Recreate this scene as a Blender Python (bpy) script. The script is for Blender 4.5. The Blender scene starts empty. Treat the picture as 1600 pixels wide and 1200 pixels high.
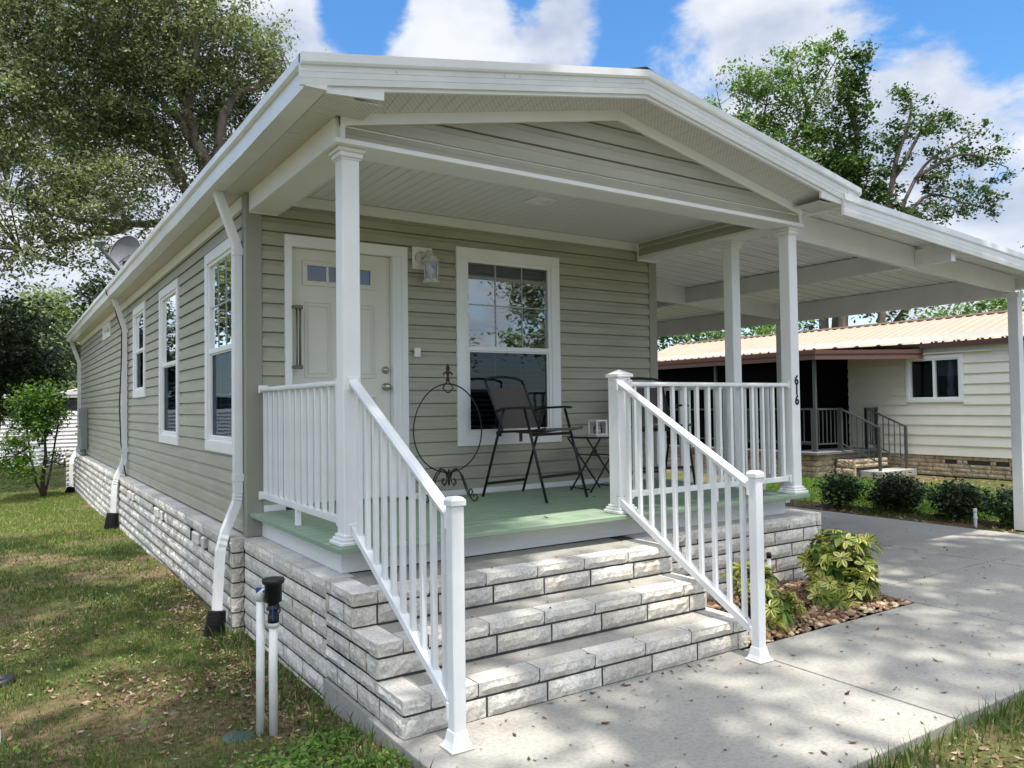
import bpy, math, random
import numpy as np
from mathutils import Vector, Matrix

SC = bpy.context.scene
COL = SC.collection
R = math.radians

# ------------------------------------------------------------------ camera
CX, CY, CZ = -1.6633, -4.4185, 1.6068
YAW, PIT, ROL = 0.58190, 0.02728, -0.01303
_f = Vector((math.sin(YAW)*math.cos(PIT), math.cos(YAW)*math.cos(PIT), math.sin(PIT)))
_r = Vector((math.cos(YAW), -math.sin(YAW), 0)); _u = _r.cross(_f)
_r2 = _r*math.cos(ROL)+_u*math.sin(ROL); _u2 = -_r*math.sin(ROL)+_u*math.cos(ROL)
cam = bpy.data.cameras.new('camera'); camo = bpy.data.objects.new('camera', cam); COL.objects.link(camo)
M3 = Matrix((_r2, _u2, -_f)).transposed()
camo.matrix_world = Matrix.Translation((CX, CY, CZ)) @ M3.to_4x4()
cam.sensor_width = 36; cam.lens = 1211.6/1600*36; cam.clip_start = 0.05; cam.clip_end = 2000
SC.camera = camo

# ------------------------------------------------------------------ light
SUN_EL = 75.5
SUN_H = Vector((-0.243, -0.970))                      # horizontal direction towards the sun
to_sun = Vector((SUN_H.x*math.cos(R(SUN_EL)), SUN_H.y*math.cos(R(SUN_EL)), math.sin(R(SUN_EL))))
sl = bpy.data.lights.new('sun', 'SUN'); sl.energy = 2.9; sl.angle = R(0.8); sl.color = (1.0, 0.95, 0.87)
so = bpy.data.objects.new('sun', sl); COL.objects.link(so)
so.rotation_euler = to_sun.to_track_quat('Z', 'Y').to_euler()
SC.view_settings.view_transform = 'Standard'; SC.view_settings.look = 'None'
SC.view_settings.exposure = 1.22; SC.view_settings.gamma = 1.0
SC.render.film_transparent = False

world = bpy.data.worlds.new('World'); SC.world = world; world.use_nodes = True
def build_world():
    nt = world.node_tree; N = nt.nodes; L = nt.links
    bg = N['Background']; bg.inputs['Strength'].default_value = 0.15
    sky = N.new('ShaderNodeTexSky'); sky.sky_type = 'NISHITA'; sky.sun_disc = False
    sky.sun_elevation = R(SUN_EL); sky.sun_rotation = math.atan2(SUN_H.x, SUN_H.y) % (2*math.pi)
    sky.altitude = 0; sky.air_density = 1.0; sky.dust_density = 0.6; sky.ozone_density = 2.0
    tc = N.new('ShaderNodeTexCoord')
    sep = N.new('ShaderNodeSeparateXYZ'); L.new(tc.outputs['Generated'], sep.inputs[0])
    def math_(op, a, b=None, clamp=False):
        n = N.new('ShaderNodeMath'); n.operation = op; n.use_clamp = clamp
        for i, v in enumerate((a, b)):
            if v is None: continue
            if isinstance(v, (int, float)): n.inputs[i].default_value = v
            else: L.new(v, n.inputs[i])
        return n.outputs[0]
    zz = math_('MAXIMUM', sep.outputs['Z'], 0.0)
    den = math_('ADD', zz, 0.22)
    px = math_('DIVIDE', sep.outputs['X'], den); py = math_('DIVIDE', sep.outputs['Y'], den)
    cb = N.new('ShaderNodeCombineXYZ'); L.new(px, cb.inputs[0]); L.new(py, cb.inputs[1])
    n1 = N.new('ShaderNodeTexNoise'); n1.inputs['Scale'].default_value = 4.6; n1.inputs['Detail'].default_value = 12
    n1.inputs['Roughness'].default_value = 0.62; n1.inputs['Distortion'].default_value = 0.25
    mp = N.new('ShaderNodeMapping'); mp.inputs['Location'].default_value = (3.1, 0.7, 0.0); mp.inputs['Scale'].default_value = (1, 1, 1.9); L.new(tc.outputs['Generated'], mp.inputs[0]); L.new(mp.outputs[0], n1.inputs['Vector'])
    # cumulus banks in fixed compass directions, unseen ones added for whiter ambient light
    acc = n1.outputs['Fac']
    for (d, rad, w) in CLOUD_BANKS:
        dv = Vector(d).normalized()
        dot = N.new('ShaderNodeVectorMath'); dot.operation = 'DOT_PRODUCT'; dot.inputs[1].default_value = dv
        nrm = N.new('ShaderNodeVectorMath'); nrm.operation = 'NORMALIZE'; L.new(tc.outputs['Generated'], nrm.inputs[0]); L.new(nrm.outputs[0], dot.inputs[0])
        mr = N.new('ShaderNodeMapRange'); mr.interpolation_type = 'SMOOTHSTEP'; L.new(dot.outputs['Value'], mr.inputs['Value'])
        mr.inputs['From Min'].default_value = math.cos(rad*1.6); mr.inputs['From Max'].default_value = math.cos(rad*0.3)
        mr.inputs['To Min'].default_value = 0; mr.inputs['To Max'].default_value = w
        acc = math_('ADD', acc, mr.outputs[0])
    mask = N.new('ShaderNodeMapRange'); mask.interpolation_type = 'SMOOTHSTEP'; L.new(acc, mask.inputs['Value'])
    mask.inputs['From Min'].default_value = 0.545; mask.inputs['From Max'].default_value = 0.72
    low = N.new('ShaderNodeMapRange'); L.new(sep.outputs['Z'], low.inputs['Value'])
    low.inputs['From Min'].default_value = 0.0; low.inputs['From Max'].default_value = 0.25; low.inputs['To Min'].default_value = 0.75; low.inputs['To Max'].default_value = 0.0
    m2 = math_('MAXIMUM', mask.outputs[0], low.outputs[0], True)
    m3 = math_('MULTIPLY', m2, 0.92)
    n2 = N.new('ShaderNodeTexNoise'); n2.inputs['Scale'].default_value = 6.5; n2.inputs['Detail'].default_value = 6
    L.new(mp.outputs[0], n2.inputs['Vector'])
    cr = N.new('ShaderNodeValToRGB'); L.new(n2.outputs['Fac'], cr.inputs[0])
    cr.color_ramp.elements[0].position = 0.35; cr.color_ramp.elements[0].color = (1.6, 1.78, 2.2, 1)
    cr.color_ramp.elements[1].position = 0.62; cr.color_ramp.elements[1].color = (2.85, 2.9, 3.0, 1)
    hs = N.new('ShaderNodeHueSaturation'); hs.inputs['Saturation'].default_value = 1.30; hs.inputs['Value'].default_value = 0.66
    L.new(sky.outputs[0], hs.inputs['Color'])
    # clouds out of view brightened towards the sun to lift the ambient light
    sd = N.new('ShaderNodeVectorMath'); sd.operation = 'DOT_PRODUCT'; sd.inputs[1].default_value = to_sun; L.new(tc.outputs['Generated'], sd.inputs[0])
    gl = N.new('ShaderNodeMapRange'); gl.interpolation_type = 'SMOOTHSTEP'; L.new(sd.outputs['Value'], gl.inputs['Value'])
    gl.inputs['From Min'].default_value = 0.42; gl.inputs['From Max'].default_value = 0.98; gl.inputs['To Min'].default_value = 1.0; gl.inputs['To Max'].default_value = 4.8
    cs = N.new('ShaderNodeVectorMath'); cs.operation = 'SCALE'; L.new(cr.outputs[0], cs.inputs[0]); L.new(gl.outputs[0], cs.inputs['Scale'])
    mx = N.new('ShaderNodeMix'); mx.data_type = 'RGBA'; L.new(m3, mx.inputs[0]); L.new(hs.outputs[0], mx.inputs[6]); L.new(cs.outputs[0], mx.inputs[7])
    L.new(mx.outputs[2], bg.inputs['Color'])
def cam_dir(px, py):
    return tuple(_f*1211.6 + _r2*(px-800) + _u2*(600-py))
CLOUD_BANKS = [(cam_dir(720, 55), 0.075, 0.26), (cam_dir(895, 35), 0.042, 0.26), (cam_dir(1230, 120), 0.14, 0.22), (cam_dir(200, 260), .3, .16), (cam_dir(1640, 280), 0.16, 0.44), (cam_dir(1250, 20), 0.07, .14),
               (cam_dir(1330, 190), 0.10, 0.18), (cam_dir(60, 440), 0.2, 0.2), (cam_dir(430, 60), 0.06, 0.12), (cam_dir(1500, 80), 0.13, -0.35), (cam_dir(1010, 60), 0.06, -0.2), (cam_dir(820, 30), 0.02, -0.15),
               (cam_dir(570, 30), 0.045, -0.25), ((0, -.35, 1), .8, .22), ((-1, -.3, .8), .6, .2), ((.5, -1, .5), .5, .12)]  # closing entries: unseen banks overhead and behind, added for ambient fill
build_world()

# ------------------------------------------------------------------ materials
def mat(name, col, rough=0.6, metal=0.0, var=0.0, vscale=3.0, bump=0.0, bscale=60.0, spec=0.5, stretch=(1, 1, 1), col2=None, detail=5, coord='Object'):
    m = bpy.data.materials.new(name); m.use_nodes = True
    nt = m.node_tree; N = nt.nodes; L = nt.links; b = N['Principled BSDF']
    b.inputs['Base Color'].default_value = (*col, 1); b.inputs['Roughness'].default_value = rough; b.inputs['Metallic'].default_value = metal
    b.inputs['Specular IOR Level'].default_value = spec
    if var or bump or col2:
        tc = N.new('ShaderNodeTexCoord'); mp = N.new('ShaderNodeMapping'); mp.inputs['Scale'].default_value = stretch
        L.new(tc.outputs[coord], mp.inputs[0])
    if var or col2:
        n = N.new('ShaderNodeTexNoise'); n.inputs['Scale'].default_value = vscale; n.inputs['Detail'].default_value = detail; n.inputs['Roughness'].default_value = 0.62
        L.new(mp.outputs[0], n.inputs['Vector'])
        r = N.new('ShaderNodeValToRGB'); L.new(n.outputs['Fac'], r.inputs[0])
        a = col if col2 is None else col2
        k = 1-var if col2 is None else 1
        r.color_ramp.elements[0].position = 0.32; r.color_ramp.elements[0].color = (*[c*k for c in a], 1)
        r.color_ramp.elements[1].position = 0.68; r.color_ramp.elements[1].color = (*[min(1, c*(1+(var*0.5 if col2 is None else 0))) for c in col], 1)
        L.new(r.outputs[0], b.inputs['Base Color'])
    if bump:
        n2 = N.new('ShaderNodeTexNoise'); n2.inputs['Scale'].default_value = bscale; n2.inputs['Detail'].default_value = 5; L.new(mp.outputs[0], n2.inputs['Vector'])
        bp_ = N.new('ShaderNodeBump'); bp_.inputs['Strength'].default_value = bump; bp_.inputs['Distance'].default_value = 0.01
        L.new(n2.outputs['Fac'], bp_.inputs['Height']); L.new(bp_.outputs[0], b.inputs['Normal'])
    return m

def leaf_mat(name, stops, trans=0.35, rough=0.5):
    m = bpy.data.materials.new(name); m.use_nodes = True
    nt = m.node_tree; N = nt.nodes; L = nt.links; b = N['Principled BSDF']; out = N['Material Output']
    g = N.new('ShaderNodeNewGeometry'); r = N.new('ShaderNodeValToRGB'); L.new(g.outputs['Random Per Island'], r.inputs[0])
    e = r.color_ramp.elements
    while len(e) < len(stops): e.new(0.5)
    for i, (p, c) in enumerate(stops): e[i].position = p; e[i].color = (*c, 1)
    L.new(r.outputs[0], b.inputs['Base Color']); b.inputs['Roughness'].default_value = rough; b.inputs['Specular IOR Level'].default_value = 0.35
    if trans:
        t = N.new('ShaderNodeBsdfTranslucent'); hs = N.new('ShaderNodeHueSaturation'); hs.inputs['Value'].default_value = 1.5; hs.inputs['Saturation'].default_value = 1.1
        L.new(r.outputs[0], hs.inputs['Color']); L.new(hs.outputs[0], t.inputs['Color'])
        mx = N.new('ShaderNodeMixShader'); mx.inputs[0].default_value = trans
        L.new(b.outputs[0], mx.inputs[1]); L.new(t.outputs[0], mx.inputs[2]); L.new(mx.outputs[0], out.inputs['Surface'])
    return m

def glass_mat(name, base, tint=(1, 1, 1), gain=1.0, see=.75):
    """window pane: part mirror, part see-through, mirror growing at glancing angles"""
    m = bpy.data.materials.new(name); m.use_nodes = True
    nt = m.node_tree; N = nt.nodes; L = nt.links; out = N['Material Output']; N.remove(N['Principled BSDF'])
    tr = N.new('ShaderNodeBsdfTransparent'); tr.inputs[0].default_value = (*[see*t for t in tint], 1)
    gl = N.new('ShaderNodeBsdfGlossy'); gl.inputs['Roughness'].default_value = 0.01; gl.inputs['Color'].default_value = (*tint, 1)
    fr = N.new('ShaderNodeFresnel'); fr.inputs['IOR'].default_value = 1.5
    ad = N.new('ShaderNodeMath'); ad.operation = 'MULTIPLY_ADD'; ad.use_clamp = True; L.new(fr.outputs[0], ad.inputs[0]); ad.inputs[1].default_value = gain; ad.inputs[2].default_value = base
    nz = N.new('ShaderNodeTexNoise'); nz.inputs['Scale'].default_value = 2.2; tc = N.new('ShaderNodeTexCoord'); L.new(tc.outputs['Object'], nz.inputs['Vector'])
    bu = N.new('ShaderNodeBump'); bu.inputs['Strength'].default_value = 0.12; bu.inputs['Distance'].default_value = 0.01; L.new(nz.outputs['Fac'], bu.inputs['Height']); L.new(bu.outputs[0], gl.inputs['Normal'])
    mx = N.new('ShaderNodeMixShader'); L.new(ad.outputs[0], mx.inputs[0]); L.new(tr.outputs[0], mx.inputs[1]); L.new(gl.outputs[0], mx.inputs[2]); L.new(mx.outputs[0], out.inputs['Surface'])
    return m

def stone_mat(name, light, dark, warm, scale=9.0, bump=0.9):
    m = bpy.data.materials.new(name); m.use_nodes = True
    nt = m.node_tree; N = nt.nodes; L = nt.links; b = N['Principled BSDF']; b.inputs['Roughness'].default_value = 0.92; b.inputs['Specular IOR Level'].default_value = 0.2
    tc = N.new('ShaderNodeTexCoord')
    def noise(s, d=6, rg=0.65):
        n = N.new('ShaderNodeTexNoise'); n.inputs['Scale'].default_value = s; n.inputs['Detail'].default_value = d; n.inputs['Roughness'].default_value = rg; L.new(tc.outputs['Object'], n.inputs['Vector']); return n
    def ramp(src, stops):
        r = N.new('ShaderNodeValToRGB'); L.new(src, r.inputs[0]); e = r.color_ramp.elements
        for i, (p, c) in enumerate(stops): e[i].position = p; e[i].color = (*c, 1)
        return r
    a = noise(scale); b2 = noise(70, 4, 0.7); c = noise(2.3, 3)
    r1 = ramp(a.outputs['Fac'], [(0.36, dark), (0.62, light)])
    r2 = ramp(c.outputs['Fac'], [(0.45, (1, 1, 1)), (0.75, warm)])
    mu = N.new('ShaderNodeMix'); mu.data_type = 'RGBA'; mu.blend_type = 'MULTIPLY'; mu.inputs[0].default_value = 0.8; L.new(r1.outputs[0], mu.inputs[6]); L.new(r2.outputs[0], mu.inputs[7])
    r3 = ramp(b2.outputs['Fac'], [(0.33, (0.64, 0.63, 0.61)), (0.56, (1.04, 1.04, 1.04))])
    mv = N.new('ShaderNodeMix'); mv.data_type = 'RGBA'; mv.blend_type = 'MULTIPLY'; mv.inputs[0].default_value = 0.85; L.new(mu.outputs[2], mv.inputs[6]); L.new(r3.outputs[0], mv.inputs[7])
    g = N.new('ShaderNodeNewGeometry'); r4 = ramp(g.outputs['Random Per Island'], [(0.0, (0.78, 0.77, 0.75)), (1.0, (1.08, 1.07, 1.05))])
    mw = N.new('ShaderNodeMix'); mw.data_type = 'RGBA'; mw.blend_type = 'MULTIPLY'; mw.inputs[0].default_value = 1; L.new(mv.outputs[2], mw.inputs[6]); L.new(r4.outputs[0], mw.inputs[7])
    L.new(mw.outputs[2], b.inputs['Base Color'])
    ad = N.new('ShaderNodeMath'); ad.operation = 'ADD'; nb = noise(28, 8, 0.75); L.new(nb.outputs['Fac'], ad.inputs[0]); L.new(b2.outputs['Fac'], ad.inputs[1])
    bu = N.new('ShaderNodeBump'); bu.inputs['Strength'].default_value = bump; bu.inputs['Distance'].default_value = 0.012; L.new(ad.outputs[0], bu.inputs['Height']); L.new(bu.outputs[0], b.inputs['Normal'])
    return m

def concrete_mat(name, base, dark):
    m = bpy.data.materials.new(name); m.use_nodes = True
    nt = m.node_tree; N = nt.nodes; L = nt.links; b = N['Principled BSDF']; b.inputs['Roughness'].default_value = 0.88; b.inputs['Specular IOR Level'].default_value = 0.25
    tc = N.new('ShaderNodeTexCoord')
    def noise(s, d=6, rg=0.65):
        n = N.new('ShaderNodeTexNoise'); n.inputs['Scale'].default_value = s; n.inputs['Detail'].default_value = d; n.inputs['Roughness'].default_value = rg; L.new(tc.outputs['Object'], n.inputs['Vector']); return n
    a = noise(0.9, 8, 0.7); f = noise(45, 3); sp = noise(170, 2)
    r = N.new('ShaderNodeValToRGB'); L.new(a.outputs['Fac'], r.inputs[0]); r.color_ramp.elements[0].position = 0.35; r.color_ramp.elements[0].color = (*dark, 1); r.color_ramp.elements[1].position = 0.6; r.color_ramp.elements[1].color = (*base, 1)
    r2 = N.new('ShaderNodeValToRGB'); L.new(f.outputs['Fac'], r2.inputs[0]); r2.color_ramp.elements[0].position = 0.3; r2.color_ramp.elements[0].color = (0.80, 0.79, 0.77, 1); r2.color_ramp.elements[1].position = 0.55; r2.color_ramp.elements[1].color = (1.03, 1.03, 1.03, 1)
    mu = N.new('ShaderNodeMix'); mu.data_type = 'RGBA'; mu.blend_type = 'MULTIPLY'; mu.inputs[0].default_value = 1; L.new(r.outputs[0], mu.inputs[6]); L.new(r2.outputs[0], mu.inputs[7])
    L.new(mu.outputs[2], b.inputs['Base Color'])
    bu = N.new('ShaderNodeBump'); bu.inputs['Strength'].default_value = 0.25; bu.inputs['Distance'].default_value = 0.004; L.new(sp.outputs['Fac'], bu.inputs['Height']); L.new(bu.outputs[0], b.inputs['Normal'])
    return m

def ground_mat():
    m = bpy.data.materials.new('lawn soil'); m.use_nodes = True
    nt = m.node_tree; N = nt.nodes; L = nt.links; b = N['Principled BSDF']; b.inputs['Roughness'].default_value = 1; b.inputs['Specular IOR Level'].default_value = 0.1
    tc = N.new('ShaderNodeTexCoord')
    def noise(s, d=6, rg=0.65):
        n = N.new('ShaderNodeTexNoise'); n.inputs['Scale'].default_value = s; n.inputs['Detail'].default_value = d; n.inputs['Roughness'].default_value = rg; L.new(tc.outputs['Object'], n.inputs['Vector']); return n
    def ramp(src, stops):
        r = N.new('ShaderNodeValToRGB'); L.new(src, r.inputs[0]); e = r.color_ramp.elements
        while len(e) < len(stops): e.new(0.5)
        for i, (p, c) in enumerate(stops): e[i].position = p; e[i].color = (*c, 1)
        return r
    a = noise(0.8, 7, 0.7); f = noise(24, 5, 0.7); h = noise(0.11, 3)
    r1 = ramp(a.outputs['Fac'], [(0.30, (0.052, 0.080, 0.024)), (0.48, (0.10, 0.105, 0.042)), (0.57, (0.15, 0.112, 0.07)), (0.74, (0.33, 0.27, 0.20))])
    r2 = ramp(f.outputs['Fac'], [(0.3, (0.45, 0.42, 0.36)), (0.6, (1.15, 1.12, 1.05))])
    mu = N.new('ShaderNodeMix'); mu.data_type = 'RGBA'; mu.blend_type = 'MULTIPLY'; mu.inputs[0].default_value = 1; L.new(r1.outputs[0], mu.inputs[6]); L.new(r2.outputs[0], mu.inputs[7])
    L.new(mu.outputs[2], b.inputs['Base Color'])
    bu = N.new('ShaderNodeBump'); bu.inputs['Strength'].default_value = 0.8; bu.inputs['Distance'].default_value = 0.02; L.new(f.outputs['Fac'], bu.inputs['Height']); L.new(bu.outputs[0], b.inputs['Normal'])
    return m

def soffit_mat(name, col, ax=0):
    """vinyl soffit with rows of punched vent slots"""
    m = mat(name, col, 0.5); nt = m.node_tree; N = nt.nodes; L = nt.links; b = N['Principled BSDF']
    tc = N.new('ShaderNodeTexCoord'); sp = N.new('ShaderNodeSeparateXYZ'); L.new(tc.outputs['Object'], sp.inputs[0])
    def math_(op, a, v):
        n = N.new('ShaderNodeMath'); n.operation = op
        if isinstance(a, (int, float)): n.inputs[0].default_value = a
        else: L.new(a, n.inputs[0])
        if isinstance(v, (int, float)): n.inputs[1].default_value = v
        else: L.new(v, n.inputs[1])
        return n.outputs[0]
    U, V = (sp.outputs[0], sp.outputs[1]) if ax == 0 else (sp.outputs[1], sp.outputs[0])
    a = math_('LESS_THAN', math_('FRACT', math_('MULTIPLY', U, 58.0), 0), 0.38)
    c = math_('LESS_THAN', math_('FRACT', math_('ADD', math_('MULTIPLY', V, 26.0), math_('MULTIPLY', math_('FLOOR', math_('MULTIPLY', U, 58.0), 0), 0.5)), 0), 0.62)
    k = math_('MULTIPLY', a, c)
    mx = N.new('ShaderNodeMix'); mx.data_type = 'RGBA'; L.new(k, mx.inputs[0]); mx.inputs[6].default_value = (*col, 1); mx.inputs[7].default_value = (*[x*0.62 for x in col], 1)
    L.new(mx.outputs[2], b.inputs['Base Color'])
    return m

M = {}
M['siding'] = mat('sage vinyl siding', (0.375, 0.362, 0.283), 0.42, var=0.13, vscale=1.2, bump=0.22, bscale=4, stretch=(1.2, 1.2, 7))
M['siding_trim'] = mat('sage corner trim', (0.29, 0.28, 0.23), 0.5, var=0.06)
M['white'] = mat('white vinyl trim', (0.80, 0.80, 0.79), 0.38, var=0.035, vscale=4, bump=0.03, bscale=15)
M['white_gloss'] = mat('white painted aluminium', (0.78, 0.79, 0.79), 0.28, var=0.09, vscale=2.2)
M['cream'] = mat('off white door paint', (0.69, 0.665, 0.59), 0.4, var=0.03)
M['ceil'] = mat('white ceiling panel', (0.74, 0.73, 0.70), 0.5, var=0.03)
M['deck'] = mat('pale green deck paint', (0.25, 0.335, 0.235), 0.6, var=0.16, vscale=5, bump=0.12, bscale=18, stretch=(1, 9, 9))
M['skirt'] = mat('white painted board', (0.74, 0.74, 0.73), 0.55, var=0.05, vscale=6, bump=0.25, bscale=14, stretch=(1, 1, 12))
M['stone'] = stone_mat('split face stone', (0.78, 0.75, 0.70), (0.62, 0.595, 0.555), (0.97, 0.90, 0.80), scale=20, bump=0.6)
M['stonetop'] = stone_mat('smooth cast stone', (0.74, 0.715, 0.675), (0.60, 0.58, 0.55), (0.97, 0.93, 0.87), scale=5, bump=0.15)
M['mortar'] = mat('dark mortar', (0.05, 0.048, 0.046), 1.0, var=0.3, vscale=20)
M['concrete'] = concrete_mat('broom finished concrete', (0.365, 0.350, 0.316), (0.295, 0.282, 0.252))
M['joint'] = mat('dirty joint', (0.05, 0.045, 0.04), 1.0)
M['black'] = mat('black powder coat', (0.012, 0.012, 0.014), 0.42, spec=0.4)
M['blackplastic'] = mat('black corrugated plastic', (0.012, 0.012, 0.013), 0.5)
M['sling'] = mat('brown grey sling fabric', (0.10, 0.088, 0.078), 0.85, var=0.2, vscale=120, bump=0.4, bscale=300)
M['iron'] = mat('rusty wrought iron', (0.02, 0.017, 0.015), 0.6, var=0.4, vscale=30)
M['rust'] = mat('rusty iron finial', (0.06, 0.032, 0.022), 0.8, var=0.4, vscale=60)
M['nickel'] = mat('brushed nickel', (0.45, 0.42, 0.37), 0.28, metal=1.0)
M['pewter'] = mat('antique pewter', (0.16, 0.14, 0.115), 0.42, metal=0.9)
M['glass'] = glass_mat('window glass', 0.26, (0.90, 0.96, 1.0))
M['glass_low'] = glass_mat('screened window glass', 0.06, (0.60, 0.75, 0.88), gain=0.10, see=.35)
M['glass_door'] = glass_mat('door lite glass', 0.07, (0.92, 0.95, 1.0))
M['clear'] = glass_mat('lantern glass', 0.04)
M['blind'] = mat('window blind', (0.42, 0.43, 0.43), 0.6)
M['grille'] = mat('pale grey grille', (0.36, 0.39, 0.40), 0.6)
M['dark'] = mat('dark room', (0.02, 0.021, 0.024), 0.9)
M['shingle'] = mat('charcoal shingle', (0.035, 0.034, 0.036), 0.95, var=0.4, vscale=25, bump=0.6, bscale=60)
M['soffit_x'] = soffit_mat('vented soffit', (0.66, 0.645, 0.61), 0)
M['soffit_y'] = soffit_mat('vented eave soffit', (0.66, 0.645, 0.61), 1)
M['pan'] = mat('glossy white roof pan', (0.80, 0.80, 0.785), 0.07, var=0.03)
M['dish'] = mat('grey dish metal', (0.13, 0.137, 0.15), 0.5, var=0.08)
M['metalgrey'] = mat('grey painted metal box', (0.22, 0.24, 0.25), 0.5, var=0.1)
M['pvc'] = mat('white pvc pipe', (0.78, 0.77, 0.73), 0.35, var=0.1, vscale=9)
M['blue'] = mat('blue valve handle', (0.02, 0.07, 0.25), 0.4)
M['brass'] = mat('dull brass', (0.06, 0.05, 0.035), 0.45, metal=0.6)
M['ground'] = ground_mat()
M['bark'] = mat('oak bark', (0.13, 0.105, 0.085), 0.95, var=0.55, vscale=6, bump=1.0, bscale=22, stretch=(1, 1, 0.25))
M['darkbark'] = mat('dark bark', (0.07, 0.055, 0.045), 0.95, var=0.5, vscale=6, bump=1.0, bscale=22, stretch=(1, 1, 0.25))
M['leaf_oak'] = leaf_mat('live oak leaf', [(0.0, (0.050, 0.074, 0.025)), (0.5, (0.105, 0.135, 0.052)), (0.85, (0.19, 0.21, 0.095)), (1.0, (0.33, 0.34, 0.20))], 0.42, 0.38)
M['leaf_maple'] = leaf_mat('bright green leaf', [(0.0, (0.042, 0.088, 0.018)), (0.5, (0.092, 0.165, 0.036)), (1.0, (0.17, 0.25, 0.065))], 0.35)
M['leaf_ivy'] = leaf_mat('dark vine leaf', [(0.0, (0.018, 0.045, 0.010)), (0.5, (0.04, 0.085, 0.018)), (1.0, (0.085, 0.14, 0.035))], 0.25)
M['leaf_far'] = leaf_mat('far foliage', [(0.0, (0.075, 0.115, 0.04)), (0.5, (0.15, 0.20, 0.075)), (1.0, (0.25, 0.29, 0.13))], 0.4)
M['leaf_dark'] = leaf_mat('dark foliage', [(0.0, (0.012, 0.024, 0.008)), (0.6, (0.026, 0.044, 0.014)), (1.0, (0.06, 0.085, 0.028))], 0.2)
M['leaf_box'] = leaf_mat('hedge leaf', [(0.0, (0.012, 0.030, 0.008)), (0.6, (0.028, 0.062, 0.014)), (1.0, (0.07, 0.13, 0.03))], 0.2, 0.4)
M['leaf_lime'] = leaf_mat('lime shrub leaf', [(0.0, (0.022, 0.055, 0.009)), (0.5, (0.06, 0.125, 0.018)), (1.0, (0.13, 0.23, 0.03))], 0.4)
M['leaf_schef'] = leaf_mat('variegated leaf margin', [(0.0, (0.12, 0.19, 0.025)), (0.3, (0.44, 0.46, 0.08)), (1.0, (0.72, 0.68, 0.26))], 0.3, 0.3)
M['leaf_scheg'] = leaf_mat('variegated leaf heart', [(0.0, (0.018, 0.05, 0.010)), (0.6, (0.05, 0.11, 0.02)), (1.0, (0.22, 0.30, 0.06))], 0.25, 0.3)
M['grass'] = leaf_mat('lawn grass', [(0.0, (0.048, 0.098, 0.018)), (0.55, (0.10, 0.165, 0.034)), (0.85, (0.17, 0.22, 0.06)), (1.0, (0.36, 0.31, 0.16))], 0.3, 0.6)
M['grass_sun'] = leaf_mat('dry sun toned lawn grass', [(0.0, (0.075, 0.14, 0.022)), (0.5, (0.16, 0.24, 0.045)), (0.85, (0.27, 0.30, 0.085)), (1.0, (0.42, 0.36, 0.19))], 0.35, 0.6)  # lighter copy of the lawn grass, sunlight on the far lawn in its colour
M['grass_bright'] = leaf_mat('bright lawn grass', [(0.0, (0.06, 0.14, 0.018)), (0.6, (0.12, 0.23, 0.035)), (1.0, (0.24, 0.31, 0.07))], 0.35, 0.6)
M['litter'] = leaf_mat('dry leaf', [(0.0, (0.07, 0.036, 0.02)), (0.45, (0.17, 0.095, 0.052)), (0.8, (0.29, 0.20, 0.125)), (1.0, (0.46, 0.39, 0.29))], 0.1, 0.7)
M['litter_dark'] = leaf_mat('brown dead leaf', [(0.0, (0.035, 0.020, 0.013)), (0.5, (0.10, 0.045, 0.025)), (0.85, (0.19, 0.11, 0.06)), (1.0, (0.16, 0.2, 0.05))], 0.0, 0.7)
M['rock'] = leaf_mat('tumbled river rock', [(0.0, (0.10, 0.055, 0.035)), (0.35, (0.26, 0.145, 0.085)), (0.7, (0.44, 0.29, 0.17)), (1.0, (0.62, 0.50, 0.35))], 0.0, 0.75)
M['tanroof'] = mat('tan ribbed metal roof', (0.36, 0.268, 0.198), 0.5, var=0.08, vscale=1.5)
M['brown'] = mat('brown aluminium fascia', (0.075, 0.034, 0.026), 0.35)
M['cream_siding'] = mat('cream lap siding', (0.78, 0.745, 0.64), 0.55, var=0.06, vscale=2)
M['white_siding'] = mat('white lap siding', (0.74, 0.72, 0.70), 0.55, var=0.06, vscale=2)
M['tanstone'] = stone_mat('tan split face stone', (0.60, 0.51, 0.39), (0.36, 0.28, 0.20), (0.94, 0.86, 0.74))
M['bronze'] = mat('dark bronze rail', (0.055, 0.065, 0.062), 0.45)
M['screenblack'] = mat('dark insect screen', (0.003, 0.003, 0.0035), 1.0, spec=0.02)
M['number'] = mat('navy black vinyl number', (0.006, 0.007, 0.016), 0.5)
M['lantern_white'] = mat('weathered white lantern', (0.62, 0.61, 0.57), 0.6, var=0.25, vscale=30)
M['greenlid'] = mat('green plastic lid', (0.05, 0.085, 0.07), 0.7)
M['palebox'] = mat('pale plastic box', (0.55, 0.60, 0.57), 0.5)
M['bulb'] = mat('frosted bulb', (0.8, 0.78, 0.72), 0.3)

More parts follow.
